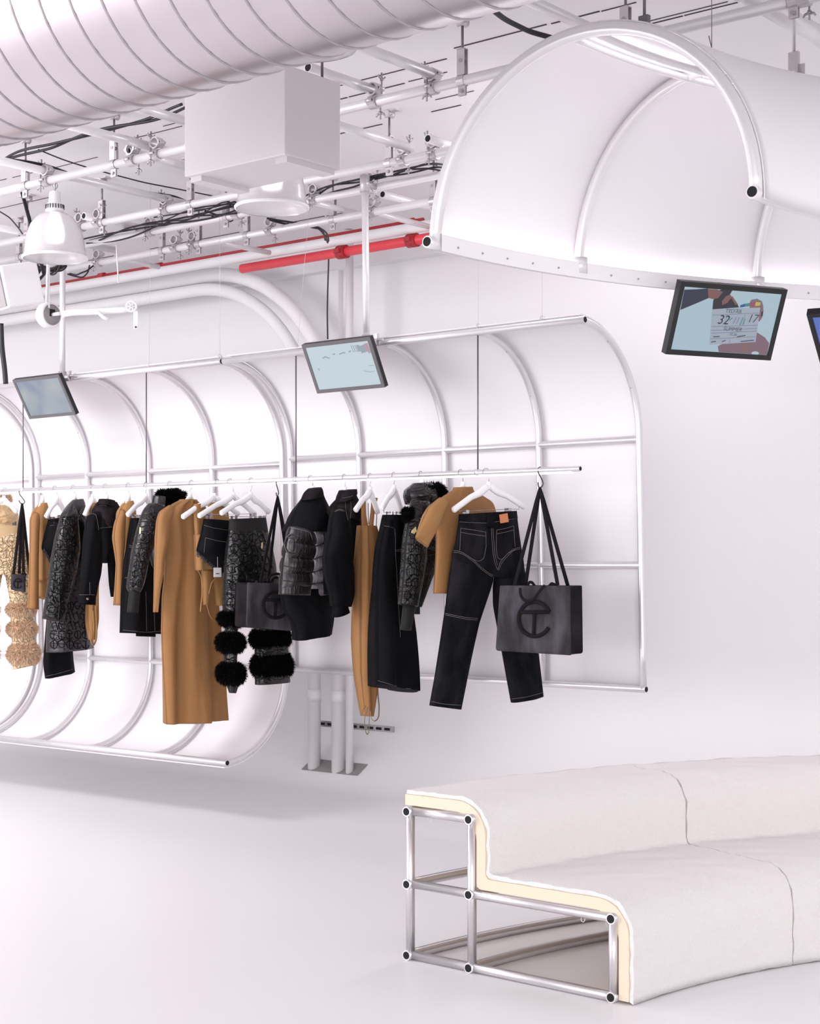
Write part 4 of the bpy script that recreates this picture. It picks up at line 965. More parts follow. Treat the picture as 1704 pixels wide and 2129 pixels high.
for k, xs in CP.items():
    for i, px in enumerate(xs):
        q = along(LP[k], U, px); q.z = ZP
        root = thing('swivel_clamp', '%s swivel clamp from left on the %s' % (ORD[i], PN[k]), 'clamp', q, 'swivel clamps of the ceiling grid')
        root.rotation_euler = RU.to_euler(); root.rotation_euler.z += random.uniform(-.06, .06) + (PI if i % 2 else 0)
        for nm, me in CLM:
            o = bpy.data.objects.new(nm, me); COL.objects.link(o); o.parent = root
# strap hangers: ceiling foot, threaded rod, folded strap round the pipe
def hang_meshes():
    out = []
    def save(name, mb, m):
        o = mb.build(name, m, loc=(0, 0, 0)); me = o.data; bpy.data.objects.remove(o); out.append((name, me))
    b = MB(); hz = ZC - ZP
    b.tube([(0, 0, .12), (0, 0, hz - .01)], .0065, 8); save('threaded_rod', b, M_steeld)
    b = MB(); b.box((0, 0, hz - .004), (.13, .05, .008)); b.tube([(0, -.03, hz - .02), (0, .03, hz - .02)], .02, 12)
    b.tube([(-.03, 0, hz - .03), (.03, 0, hz - .03)], .008, 8); save('ceiling_foot', b, M_clampw)
    b = MB()
    for sd in (1, -1): b.box((0, .014 * sd, .088), (.042, .005, .125))
    for k in range(14):
        t0, t1 = 2 * PI * k / 14, 2 * PI * (k + 1) / 14
        rr = .0285; b.add([(hw, rr * math.cos(t), rr * math.sin(t)) for t in (t0, t1) for hw in (-.021, .021)], [(0, 1, 3, 2)], True)
    for sd in (1, -1): b.box((0, .005 * sd, -.048), (.042, .005, .045))
    b.box((0, 0, .15), (.042, .033, .005)); save('strap', b, M_clampw)
    b = MB()
    b.tube([(0, -.02, .095), (0, .02, .095)], .010, 8); b.tube([(0, -.022, .095), (0, -.0195, .095)], .007, 8, mi=1)
    save('bolt', b, [M_steel, M_hole]); b = MB()
    b.tube([(0, -.018, -.05), (0, .018, -.05)], .010, 6); b.tube([(0, -.021, -.05), (0, -.0175, -.05)], .006, 6, mi=1); save('bolt', b, [M_steel, M_hole])
    return out
HGM = hang_meshes()
HP = {1: [53, 237, 961, 1300, 1650], 2: [57, 212, 396, 809], 3: [40, 470], 4: [337, 413, 513, 692, 901]}
for k, xs in HP.items():
    for i, px in enumerate(xs):
        q = along(LP[k], U, px); q.z = ZP
        root = thing('pipe_hanger', '%s rod hanger from left on the %s' % (ORD[i], PN[k]), 'pipe hanger', q, 'strap hangers of the ceiling grid')
        root.rotation_euler = RU.to_euler()
        for nm, me in HGM:
            o = bpy.data.objects.new(nm, me); COL.objects.link(o); o.parent = root

# red sprinkler pipe with couplings, white pipes against the wall
o, a, c = pipe_u(840, 503, 4.02, 503, 1250)
root = thing('sprinkler_pipe', 'bright red sprinkler pipe running under the ceiling along the wall', 'pipe', (a + c) / 2)
b = MB(); b.tube([a, c], .036, 16); b.build('tube', M_red, root)
for px in (858, 712):
    q = along(o, U, px); b = MB(); b.tube([q - U * .04, q + U * .04], .05, 16); b.box(q - V * .05, (.05, .05, .03), U, V); b.box(q + V * .05, (.05, .05, .03), U, V)
    b.tube([q - Zv * .05 - V * .03, q + Zv * .09 - V * .03], .012, 8); b.build('coupling', M_redd, root)
o, a, c = pipe_u(420, 537, 4.15, 60, 880)
root = thing('sprinkler_pipe', 'thin dark red pipe high under the ceiling, seen just above the white straight pipe', 'pipe', (a + c) / 2)
b = MB(); b.tube([a, c], .014, 10); b.build('tube', M_redd, root)
for px in (852, 330, 212):
    q = along(o, U, px); b = MB(); b.tube([q - U * .035, q + U * .035], .026, 12); b.tube([q - U * .02 - V * .03, q - U * .02 + V * .03], .016, 8); b.tube([q, q - Zv * .05], .014, 8); b.build('coupling', M_redd, root)
o, a, c = pipe_u(850, 480, 4.10, -120, 1250)
b = MB(); b.tube([a - V * .06, c - V * .06], .038, 18); tag(b.build('water_pipe', M_white), 'white straight pipe just above the red sprinkler pipe', 'pipe')
def bend_pipe(label, px_v, py_h, R, r, z, zb):
    """horizontal along the wall, then a wide bend down to the floor"""
    q = along(COLP, U, px_v); s0 = R
    P = [q + U * 9 + Zv * z, q + U * s0 + Zv * z]
    P += [q + U * (R - R * math.sin(t)) + Zv * (z - R + R * math.cos(t)) for t in np.linspace(0, PI / 2, 26)[1:]]
    P += [q + Zv * zb]
    root = thing('riser_pipe', label, 'pipe', q + Zv * zb, 'white riser pipes on the wall')
    b = MB(); b.tube(P, r, 20); b.build('tube', M_white, root)
    b = MB(); b.tube([q + Zv * .62, q + Zv * .72], r * 1.06, 20); b.tube([q + Zv * .67 + U * r, q + Zv * .67 + U * (r + .02)], .018, 10); b.build('pipe_coupling', M_white, root)
    return q
bend_pipe('middle white riser pipe, the widest, bending off the ceiling and down through the floor', 704, 568, 1.5, .058, 4.13, .05)
bend_pipe('left white riser pipe, bending off the ceiling a little lower', 653, 600, 1.35, .052, 4.02, .05)
q = along(COLP, U, 730) - V * .02; b = MB(); b.tube([q + Zv * .05, q + Zv * 4.29], .031, 16); tag(b.build('riser_pipe', M_white), 'thin right-hand white riser pipe standing against the wall', 'pipe', 'white riser pipes on the wall')
q = along(COLP, U, 700) + V * .1; e = along(COLP, U, 800) + V * .1; s2 = along(COLP, U, 648) + V * .1
root = thing('strut_channel', 'slotted steel strut behind the white riser pipes near the floor', 'strut', (q.x, q.y, .42))
b = MB(); c = (s2 + e) / 2; b.box((c.x, c.y, .44), ((e - s2).length, .03, .045), U, V); b.build('channel', M_steel, root)
b = MB()
for k in range(9):
    p = e + (s2 - e) * ((k + .6) / 9); b.box((p.x, p.y, .44) , (.055, .034, .02), U, V)
b.build('slot', M_hole, root)

# black cables over the grid
def cable(label, pts, r, z=None, Y=None, n=6, reps=1, jit=.012):
    b = MB()
    for k in range(reps):
        Q = resample(pts, 10 * len(pts), 12); P = []
        for i, (x, y) in enumerate(Q):
            p = atz(x, y, z) if z else at(x, y, Y)
            f_ = .5 + .5 * math.sin(i * .13 + 1.9 * k)
            P.append(p + Vector((0, 0, jit * (k - reps / 2) * f_)) + V * (2.2 * jit * math.sin(i * .11 + 2.3 * k) * (reps > 1)))
        b.tube(P, r, n)
    tag(b.build('cable', M_black), label, 'cable', 'black cables on the ceiling grid')
cable('thick bundle of black cables lying along a cross pipe at the left', [(-20, 326), (50, 338), (110, 350), (180, 372), (260, 392), (320, 406), (355, 408), (390, 421)], .007, z=4.09, reps=4)
cable('black flat cable sagging under the ceiling between the duct and the left edge', [(-10, 338), (30, 318), (60, 311), (110, 303), (160, 288), (240, 262), (320, 243), (385, 219)], .009, z=4.2, reps=2)
cable('thin black wire stretched diagonally across the upper left ceiling', [(80, 310), (130, 330), (200, 352), (300, 380), (400, 398), (465, 410)], .0045, z=4.2)
cable('bundle of black cables along the third long pipe, right of the domed pendant', [(180, 500), (220, 490), (300, 470), (360, 462), (420, 447), (490, 430)], .006, z=4.02, reps=4, jit=.02)
cable('black cables looping behind the second pendant', [(330, 455), (400, 440), (440, 430), (490, 418), (505, 445), (480, 455), (430, 440)], .005, z=4.03, reps=3, jit=.02)
cable('black cables crossing over the monitor pole near the canopy', [(640, 410), (690, 385), (740, 378), (820, 360), (900, 340), (915, 345)], .006, z=4.05, reps=4, jit=.014)
cable('black cable arching above the red pipe beside the pole', [(560, 455), (620, 465), (650, 472), (668, 474), (678, 488), (680, 500)], .007, z=4.05, reps=3, jit=.01)
cable('black cable drooping behind the top of the canopy', [(960, -20), (1010, 6), (1050, 40), (1100, 66), (1150, 78)], .013, z=4.1)
cable('thick black hose hanging at the left edge', [(2, 672), (4, 720), (10, 770), (12, 798)], .017, Y=10.6, n=10)
cable('thin black cable running down the wall to the middle monitor', [(683, 538), (681, 600), (680, 650), (681, 705)], .005, Y=10.2)
cable('coil of black cable under the domed pendant', [(72, 545), (85, 556), (104, 562), (124, 556), (136, 546), (120, 560), (100, 564), (82, 556), (70, 572)], .006, Y=10.4, reps=4, jit=.012)
cable('black cable slung between two far clamps, right of the domed pendant', [(140, 568), (165, 573), (185, 564), (192, 552)], .006, Y=11.5, reps=2)
cable('thin black cable curving down at the left edge beside the domed pendant', [(-5, 436), (20, 450), (40, 475), (55, 500)], .005, z=4.05)

# spiral duct
q0 = at(0, 270, 5.75); zc = 3.24 + .41; q0.z = 0
dr = .41; dq = q0 + V * .03
s0, s1 = s_at(dq, U, -330), -6.4
da = dq + U * s0 + Zv * zc; db = dq + U * s1 + Zv * zc
root = thing('spiral_duct', 'huge silvery spiral air duct crossing the top left corner', 'duct', (da + db) / 2)
b = MB(); b.tube([da + (db - da) * t for t in np.linspace(0, 1, 40)], dr, 64); b.build('duct_shell', M_duct, root)
b = MB(); L_ = (db - da).length; turns = int(L_ / .135); P = []
ax = (db - da).normalized(); side = ax.cross(Zv).normalized()
for i in range(turns * 40):
    t = 2 * PI * i / 40; P.append(da + ax * (.135 * i / 40) + (side * math.cos(t) + Zv * math.sin(t)) * (dr + .001))
b.tube(P, .0042, 6); b.build('spiral_seam', M_seam, root)
for i, px in enumerate((165, 265, 530, 850)):
    q = along(dq, U, px); b = MB(); w_ = dr + .02; b.box((q.x + V.x * w_, q.y + V.y * w_, zc - .14), (.05, .005, .09), U, V); b.tube([(q.x + V.x * w_, q.y + V.y * w_, zc - .14), (q.x + V.x * w_, q.y + V.y * w_, ZC)], .006, 8); b.build('duct_bracket', M_clampw, root)

# hanging sheet-metal box
YB = 7.3
cL = at(383, 190, YB); bt = 1.7 + 807 * YB / F; tp_ = cL.z
d_u = s_at(Vector((cL.x, cL.y, 0)), -U, 593); c1 = Vector((cL.x, cL.y, 0)) - U * d_u; d_v = s_at(c1, V, 708); c2 = c1 + V * d_v
ctr = Vector((cL.x, cL.y, 0)) - U * d_u / 2 + V * d_v / 2
root = thing('air_unit', 'large plain white metal box hanging from the ceiling below the duct', 'ventilation unit', (ctr.x, ctr.y, bt))
b = MB(); b.box((ctr.x, ctr.y, (bt + tp_) / 2), (d_u, d_v, tp_ - bt), U, V); ob = b.build('casing', M_box, root)
md = ob.modifiers.new('bevel', 'BEVEL'); md.width = .006; md.segments = 2
for sd in (-1, 1):
    b = MB(); b.box((ctr.x + U.x * sd * (d_u / 2 - .05), ctr.y + U.y * sd * (d_u / 2 - .05), bt - .012), (.07, d_v * .86, .024), U, V); b.build('bottom_rail', M_box, root)
b = MB()
for su in (-1, 1):
    for sv in (-1, 1):
        q = ctr + U * su * d_u * .4 + V * sv * d_v * .35; b.tube([(q.x, q.y, tp_ - .01), (q.x, q.y, ZC)], .006, 8)
b.build('hanging_rod', M_steeld, root)

# prismatic pendant lamps
def pendant(label, px, py_rim, Y, dia, hz, ztop):
    c = at(px, py_rim, Y); root = thing('pendant_lamp', label, 'pendant lamp', c, 'prismatic pendant lamps'); R = dia / 2
    prof = [(R * 1.035, 0), (R * 1.02, .012), (R * .985, .02)] + [(R * f, hz * g) for f, g in ((.96, .15), (.93, .35), (.87, .55), (.76, .74), (.6, .88), (.4, .97), (.24, 1.0))]
    inn = [(r - .006, h) for r, h in reversed(prof)]
    b = MB(); b.lathe(prof + inn, c, n=144, flute=.004); b.build('shade', M_acryl, root)
    b = MB(); b.lathe([(R * 1.0, -.003), (R * 1.045, 0), (R * 1.05, .008), (R * 1.02, .014)], c, n=64); b.build('rim', M_hang, root)
    b = MB(); b.lathe([(0, hz * .98), (.05, hz * .98), (.055, hz + .012), (.05, hz + .05), (.035, hz + .06), (.033, hz + .12), (.012, hz + .13), (0, hz + .13)], c, n=28)
    h = b.build('lamp_holder', M_hang, root)
    b = MB()
    for k in range(20):
        t = 2 * PI * k / 20; b.box(c + Vector((.0535 * math.cos(t), .0535 * math.sin(t), hz + .032)), (.006, .006, .026), (math.cos(t), math.sin(t), 0), (-math.sin(t), math.cos(t), 0))
    b.build('vent_slot', M_greyd, h)
    b = MB(); b.tube([c + Zv * (hz + .12), Vector((c.x, c.y, ztop))], .006, 8); b.tube([c + Zv * (hz + .16) + Vector((.016 * math.cos(t), 0, .02 * math.sin(t))) for t in np.linspace(0, 2 * PI, 14)], .003, 6, closed=False); b.build('suspension', M_steel, root)
    b = MB(); b.lathe([(0, .09), (.05, .10), (.06, .15), (.05, .2), (.03, hz * .95)], c, n=24); b.build('bulb', M_lamp, root)
    return root
pendant('clear domed pendant lamp hanging at the left below the ceiling grid', 114, 538, 9.62, .372, .275, ZP)
pendant('prismatic pendant lamp just under the large white box', 565, 434, 8.15, .362, .27, ZP)
pendant('prismatic pendant lamp half hidden by the spiral duct', 642, 98, 6.35, .375, .27, ZP + .1)

# ================================================================== wires, poles and monitors
def wire(label, px, py0, py1, Y, r=.0009, m=M_clampw, px0=None):
    a = at(px0 or px, py0, Y); c = at(px, py1, Y); b = MB(); b.tube([a, c], r, 6)
    b.tube([c + Vector((.012 * math.cos(t), 0, .012 + .016 * math.sin(t))) for t in np.linspace(0, 2 * PI, 12)], .0022, 6)
    tag(b.build('suspension_wire', m), label, 'wire', 'thin wires carrying the frames')
yt = lambda px: along(T0, U, px).y
for px, px0, lab in ((994, 994, 'thin wire above the right end of the top rail, left of the canopy rib'), (1127, 1126, 'thin wire rightmost above the top rail, under the canopy'), (618, 652, 'slanting thin wire beside the middle monitor'), (310, 313, 'thin wire above the C-shaped frame, right of the domed pendant'), (457, 456, 'thin wire left of the bend in the white pipes')):
    Y = yt(px); q = along(T0, U, px); py1 = HY - (ZT + .02 - H) / Y * F; py0 = HY - (ZC - H) / Y * F
    wire(lab, px, py0, py1, Y, px0=px0)
def pole(label, px, px_top, ):
    q = along(T0, U, px) - V * .045; L3 = Vector((q.x, q.y, ZP)) 
    root = thing('support_pole', label, 'pole', (q.x, q.y, ZT - .12), 'white poles carrying the monitors')
    tpx = at(px_top, 0, q.y).x
    b = MB(); b.tube([Vector((q.x, q.y, ZT - .10)), Vector((tpx, q.y, ZP + .09))], .021, 14); b.build('tube', M_tubew, root)
    b = MB(); c = Vector((q.x, q.y, ZT)); b.tube([c - Zv * .05, c + Zv * .05], .03, 14); b.tube([c - U * .09, c - U * .02], .024, 12); b.tube([c - U * .13 + Zv * .012, c - U * .02 + Zv * .012], .007, 8); b.box(c - U * .08 + Zv * .012, (.02, .02, .075), U, V); b.build('pole_clamp', M_clampw, root)
    b = MB(); c = Vector((tpx, q.y, ZP)); b.tube([c - Zv * .05, c + Zv * .05], .03, 14); b.tube([c + V * -.02, c + V * .1], .02, 10); b.build('pole_clamp', M_clampw, root)
pole('white pole dropping from the ceiling grid to the middle monitor', 772, 758)
pole('white pole dropping from the ceiling grid to the left monitor', 140, 130)

def monitor(label, TL, w, TRpx, BLpx, perp, pics, base, width=None, gloss=None, edge=M_bezelg, mount=None):
    TL = Vector(TL); w = Vector(w).normalized()
    TRp = onp(*TRpx, TL, w) if TRpx else TL + w * width
    X = (TRp - TL); X.z = 0; W = X.length; X.normalize()
    BLp = onp(*BLpx, TL, Vector(perp).normalized()); Yd = BLp - TL; Yd = Yd - X * Yd.dot(X); Hh = Yd.length; Yd.normalize()
    N = Yd.cross(X).normalized()
    if N.y > 0: N = -N
    c = TL + X * W / 2 + Yd * Hh / 2
    root = thing('monitor', label, 'monitor', c, 'flat monitors on arms')
    bz = .022
    b = MB(); b.box(c - N * .017, (W, Hh, .03), X, Yd, N); ob = b.build('back_shell', M_bezel, root)
    b = MB()
    for sg in (-1, 1):
        b.box(c + Yd * sg * (Hh / 2 - bz / 2) + N * .0, (W, bz, .008), X, Yd, N); b.box(c + X * sg * (W / 2 - bz / 2), (bz, Hh - 2 * bz, .008), X, Yd, N)
    b.build('bezel', edge, root)
    o = TL + X * bz + Yd * bz - N * .001; sw, sh = W - 2 * bz, Hh - 2 * bz
    P = lambda x, y, l=0: o + X * (x * sw) + Yd * (y * sh) + N * l
    b = MB(); b.add([P(0, 0), P(1, 0), P(1, 1), P(0, 1)], [(0, 3, 2, 1)], False); scn = b.build('screen', base, root)
    if pics:
        b = MB(); ms = []
        for i, (poly, m) in enumerate(pics):
            if m not in ms: ms.append(m)
            k = ms.index(m); l = .0004 + .00025 * i
            if isinstance(poly, tuple) and poly[0] == 'line':
                pts = poly[1]; wd_ = poly[2]
                for (x0, y0), (x1, y1) in zip(pts[:-1], pts[1:]):
                    dx, dy = (x1 - x0) * sw, (y1 - y0) * sh; ll = math.hypot(dx, dy) or 1; ox, oy = -dy / ll * wd_ / sw, dx / ll * wd_ / sh
                    b.add([P(x0 + ox, y0 + oy, l), P(x1 + ox, y1 + oy, l), P(x1 - ox, y1 - oy, l), P(x0 - ox, y0 - oy, l)], [(0, 1, 2, 3)], False, k)
            elif isinstance(poly, tuple) and poly[0] == 'text':
                _, s_, x, y, size, sl = poly
                cu = bpy.data.curves.new('txt', 'FONT'); cu.body = s_; cu.size = size; cu.shear = sl; to = bpy.data.objects.new('txt', cu); COL.objects.link(to)
                me = bpy.data.meshes.new_from_object(to.evaluated_get(bpy.context.evaluated_depsgraph_get()))
                b.add([P(x + v.co.x, y - v.co.y * sw / sh, l) for v in me.vertices], [tuple(p.vertices) for p in me.polygons], False, k)
                bpy.data.objects.remove(to); bpy.data.meshes.remove(me); bpy.data.curves.remove(cu)
            else:
                b.add([P(x, y, l) for x, y in poly], [tuple(range(len(poly)))], False, k)
        b.build('picture', ms, scn)
    if mount is not None:
        b = MB(); cc = c - N * .03; b.box(cc - N * .015, (.12, .12, .03), X, Yd, N); b.tube([cc - N * .02, cc - N * .06, Vector(mount)], .016, 10); b.build('mount_arm', M_bezel, root)
    return root
E = lambda n, r, g_, b_: scr(n, S(r, g_, b_), .88)
# middle monitor
pq = along(T0, U, 772)
TL2 = along(T0 - V * .18, U, 627); tr2 = at(768, 700, (T0 - V * .18 + U * s_at(T0 - V * .18, U, 768)).y)
TL = onp(627, 717, T0 - V * .2, U)
pg = E('screen_grey_blue', 150, 162, 172); pr_ = E('screen_rose', 178, 150, 160)
pics = [([(.86, .03), (.985, .03), (.985, .2), (.86, .2)], E('screen_pale', 200, 214, 220))]
for x in (.72, .75, .78): pics.append((('line', [(x, .06), (x + .01, .22)], .003), pg))
for (x, y0, y1, w_) in ((.82, .07, .22, .012), (.87, .09, .26, .016), (.91, .08, .24, .01)): pics.append((('line', [(x, y0), (x + .01, y1)], w_), pg))
for (x, y0, y1, w_) in ((.94, .06, .24, .012), (.965, .05, .28, .01)): pics.append((('line', [(x, y0), (x + .012, y1)], w_), pr_))
for ln in ([(.22, .28), (.27, .25), (.33, .30)], [(.40, .22), (.44, .21)], [(.5, .23), (.58, .20), (.60, .22)], [(.66, .20), (.70, .18)], [(.10, .50), (.11, .55)]): pics.append((('line', ln, .004), pg))
for ln in ([(.80, .66), (.88, .70), (.96, .69)], [(.9, .55), (.98, .56)]): pics.append((('line', ln, .0018), pg))
monitor('middle monitor showing a pale bluish room, clamped to the white pole', TL, -U, (768, 700), (660, 818), V, pics, E('screen_ice', 196, 212, 220), mount=(pq.x, pq.y, ZT - .02))
# left monitor
pq = along(T0, U, 140); TL = onp(26, 790, T0 - V * .2, U)
m_bl = mat('screen_blur', (0.01, 0.01, .012), .25, var=0)
nt = m_bl.node_tree; tc = nt.nodes.new('ShaderNodeTexCoord'); nz = nt.nodes.new('ShaderNodeTexNoise'); nz.inputs['Scale'].default_value = 5; nz.inputs['Detail'].default_value = 1
cr = nt.nodes.new('ShaderNodeValToRGB'); cr.color_ramp.elements[0].position = .35; cr.color_ramp.elements[1].position = .68
cr.color_ramp.elements[0].color = S(140, 152, 172) + (1,); cr.color_ramp.elements[1].color = S(172, 180, 184) + (1,)
nt.links.new(tc.outputs['Object'], nz.inputs['Vector']); nt.links.new(nz.outputs['Fac'], cr.inputs[0])
nt.links.new(cr.outputs[0], nt.nodes['Principled BSDF'].inputs['Emission Color']); nt.nodes['Principled BSDF'].inputs['Emission Strength'].default_value = .9
monitor('left monitor showing a blurred grey-blue picture', TL, -U, (122, 780), (62, 871), V, [], m_bl, mount=(pq.x, pq.y, ZT - .1))
# monitor under the canopy, showing a film slate held up in front of a person
mq = lambda pts: [((x - 290) / 1010 + (y - 190) * .00014 , (y - 165 - (x - 290) * .065) / 640) for x, y in pts]
# picture coordinates measured against the screen's own corners
def bil(x, y):
    TLs, TRs, BRs, BLs = (305, 172), (1325, 245), (1175, 888), (160, 838)
    u, v = .5, .5
    for _ in range(12):
        px_ = TLs[0] * (1 - u) * (1 - v) + TRs[0] * u * (1 - v) + BRs[0] * u * v + BLs[0] * (1 - u) * v
        py_ = TLs[1] * (1 - u) * (1 - v) + TRs[1] * u * (1 - v) + BRs[1] * u * v + BLs[1] * (1 - u) * v
        u += (x - px_) / 1020; v += (y - py_ - (x - px_) * .065) / 660
    return (u, v)
BP = lambda pts: [bil(x, y) for x, y in pts]
sl_n = E('screen_navy', 36, 36, 60); sl_h = E('screen_hand', 120, 82, 78); sl_s = E('screen_slate', 158, 166, 182); sl_f = E('screen_face', 128, 96, 96); sl_m = E('screen_mauve', 122, 96, 108); sl_i = E('screen_ink', 60, 62, 84); sl_g = E('screen_green', 60, 130, 130); sl_b = E('screen_blue', 40, 70, 150); sl_r = E('screen_red', 150, 70, 100); sl_y = E('screen_yellow', 190, 176, 70); sl_l = E('screen_line', 118, 128, 150); sl_d = E('screen_dark', 26, 26, 42); sl_w = E('screen_light', 176, 194, 204); sl_c = E('screen_hair', 116, 104, 112)
circ = lambda cx, cy, rx, ry, n=28: [(cx + rx * math.cos(2 * PI * k / n), cy + ry * math.sin(2 * PI * k / n)) for k in range(n)]
pics = [
    (BP([(660, 860), (650, 800), (700, 770), (900, 745), (1070, 650), (1150, 700), (1195, 760), (1175, 886)]), sl_m),
    (BP([(880, 770), (990, 760), (930, 868)]), sl_f),
    (BP(circ(1055, 420, 76, 122)), sl_f), (BP([(978, 345), (1000, 305), (1060, 293), (1112, 318), (1132, 380), (1100, 350), (1040, 330)]), sl_c),
    (BP([(1108, 430), (1124, 425), (1118, 480), (1104, 478)]), sl_d),
    (BP(circ(1045, 868, 40, 20)), sl_w),
    (BP([(590, 405), (1095, 385), (1048, 748), (560, 785)]), sl_s),
    (BP([(600, 320), (630, 220), (700, 195), (800, 210), (770, 255), (850, 345), (870, 385), (592, 408)]), sl_d),
    (BP([(303, 205), (420, 200), (545, 190), (552, 290), (430, 345), (262, 418)]), sl_n),
    (BP([(545, 193), (640, 200), (700, 225), (650, 290), (590, 300), (550, 288)]), sl_h),
    (BP([(690, 320), (735, 265), (780, 250), (790, 280), (745, 340), (690, 362)]), sl_h), (BP([(772, 268), (800, 270), (858, 352), (830, 358)]), sl_h),
    (BP([(885, 360), (935, 345), (925, 378), (875, 385)]), sl_b), (BP([(935, 345), (985, 336), (975, 372), (925, 378)]), sl_g), (BP([(985, 336), (1045, 325), (1035, 368), (975, 372)]), sl_r), (BP([(1045, 325), (1095, 330), (1090, 362), (1035, 368)]), sl_y)]
for ln in ([(588, 470), (1085, 440)], [(580, 590), (1066, 570)], [(575, 660), (1058, 632)], [(568, 720), (1052, 690)], [(735, 470), (722, 590)], [(930, 455), (915, 580)], [(575, 630), (1060, 602)], [(770, 720), (765, 770)]):
    pics.append((('line', BP(ln), .0012), sl_l))
def txt(s, x, y, size, sl=0.0): 
    u, v = bil(x, y); return ('text', s, u, v, size, sl)
pics += [(txt('TELFAR', 720, 438, .050), sl_i), (txt('32', 632, 556, .115, .2), sl_d), (txt('17', 945, 535, .105, .2), sl_i), (txt('SUMMER', 695, 626, .05, .2), sl_i), (txt('10.26', 755, 678, .036, .2), sl_i)]
for ln, m in (([(760, 520), (795, 490)], sl_g), ([(800, 555), (835, 485)], sl_l), ([(835, 555), (865, 485)], sl_l), ([(870, 570), (905, 485)], sl_g), ([(900, 565), (925, 500)], sl_g), ([(570, 750), (620, 742)], sl_i), ([(590, 695), (660, 690)], sl_i), ([(680, 745), (720, 730)], sl_i), ([(840, 690), (930, 675)], sl_i), ([(880, 740), (1020, 725)], sl_i), ([(760, 405), (860, 400)], sl_l)):
    pics.append((('line', BP(ln), .0022), m))
TL = at(1415, 584, 6.72)
monitor('monitor under the canopy showing a film slate held in front of a person', TL, (.919, .394, 0), (1636, 602), (1382, 736), (-.394, .919, 0), pics, E('screen_sky', 166, 190, 202), edge=M_bezel, mount=at(1500, 588, 6.92))
TL = at(1676, 653, 7.2)
monitor('monitor with a blue screen cut off by the right edge', TL, (.89, -.454, 0), None, (1708, 768), (.454, .89, 0), [(([(.0, .5), (1, .42), (1, .58), (0, .7)]), E('screen_blue_mid', 78, 104, 168))], E('screen_cobalt', 84, 112, 190), width=.5, edge=M_bezel, mount=TL + Vector((.3, .15, .28)))

# ================================================================== canopy: a vault of bent tubes following a circle in plan
cf = at(905, 507, 6.08); cn = at(1572, 402, 6.08 * 668 / 773)
ZE = (cf.z + cn.z) / 2
e_ = Vector((cn.x - cf.x, cn.y - cf.y, 0)); DIA = e_.length; e_.normalize()
Ro = 3.3; CC = Vector((cf.x, cf.y, 0)) + e_ * Ro; Rm = Ro - DIA / 2; rv = DIA / 2
a0 = math.atan2(-e_.y, -e_.x)
def cp(phi, rho, z): a = a0 - phi; return Vector((CC.x + rho * math.cos(a), CC.y + rho * math.sin(a), z))
PH = [math.radians(d) for d in (0, 14.5, 31, 48, 66)]
root = thing('canopy', 'white vaulted tube canopy hanging at the top right, lit from inside', 'canopy', cp(PH[2], Rm, ZE))
def arch(phi, r, n=40): return [cp(phi, Rm + r * math.cos(t), ZE + r * math.sin(t)) for t in np.linspace(0, PI, n)]
for i, ph in enumerate(PH):
    b = MB(); b.tube(arch(ph, rv), .0205 if i else .024, 14); b.build('arch_rib', M_tubew, root)
fine = np.linspace(PH[0], PH[-1], 60)
for rho in (Ro, Ro - DIA):
    b = MB(); P = [cp(p, rho, ZE) for p in np.linspace(PH[0] - .016, PH[-1], 60)]; b.tube(P, .023, 14); er = b.build('edge_rail', M_tubew, root)
    b = MB(); d = (P[0] - P[1]).normalized(); b.tube([P[0] - d * .004, P[0] + d * .002], .0175, 16); b.build('tube_bore', M_hole, er)
# flat batten below the outer edge with screws
b = MB(); vs = []
ins = .018
for p in fine:
    for (dr_, dz) in ((-.03, .034), (-.03, -.03), (-.026, -.03), (-.026, .034)): vs.append(cp(p, Ro + dr_, ZE + dz))
fs = [(i * 4 + k, i * 4 + (k + 1) % 4, (i + 1) * 4 + (k + 1) % 4, (i + 1) * 4 + k) for i in range(len(fine) - 1) for k in range(4)]
b.add(vs, fs, False); bt_ = b.build('batten', M_white, root)
for p in np.arange(.03, PH[3], .045):
    b = MB(); q = cp(p, Ro - .031, ZE - .004); d = (CC - q); d.z = 0; d.normalize(); b.tube([q, q + d * .003], .004, 8); b.build('screw', M_steel, bt_)
# skin outside the ribs
b = MB(); ths = np.linspace(-.03, PI + .03, 48); vs = []
for rr in (rv + .026, rv + .031):
    for p in fine:
        for t in ths: vs.append(cp(p, Rm + rr * math.cos(t), ZE + rr * math.sin(t)))
nt_, nf_ = len(ths), len(fine); o2 = nt_ * nf_; fs = []
for i in range(nf_ - 1):
    for k in range(nt_ - 1):
        q = i * nt_ + k; fs += [(q, q + 1, q + nt_ + 1, q + nt_), (o2 + q, o2 + q + nt_, o2 + q + nt_ + 1, o2 + q + 1)]
for i in range(nf_ - 1): 
    for k in (0, nt_ - 1): q = i * nt_ + k; fs.append((q, q + nt_, o2 + q + nt_, o2 + q))
for k in range(nt_ - 1):
    for i in (0, nf_ - 1): q = i * nt_ + k; fs.append((q, q + 1, o2 + q + 1, o2 + q))
b.add(vs, fs, True); b.build('skin', M_sheet, root)
# apex tubes with light lines between them
for dr_ in (-.045, .045):
    b = MB(); b.tube([cp(p, Rm + dr_, ZE + rv - .012) for p in fine], .014, 10); b.build('apex_tube', M_tubew, root)
b = MB(); b.tube([cp(p, Rm, ZE + rv - .002) for p in fine[1:]], .012, 8, flat=(.5, 1.2)); b.build('light_line', M_leda, root)
b = MB(); b.tube([cp(p, Ro + .010, ZE + .030) for p in fine[1:]], .006, 8); b.build('light_line', M_ledc, root)
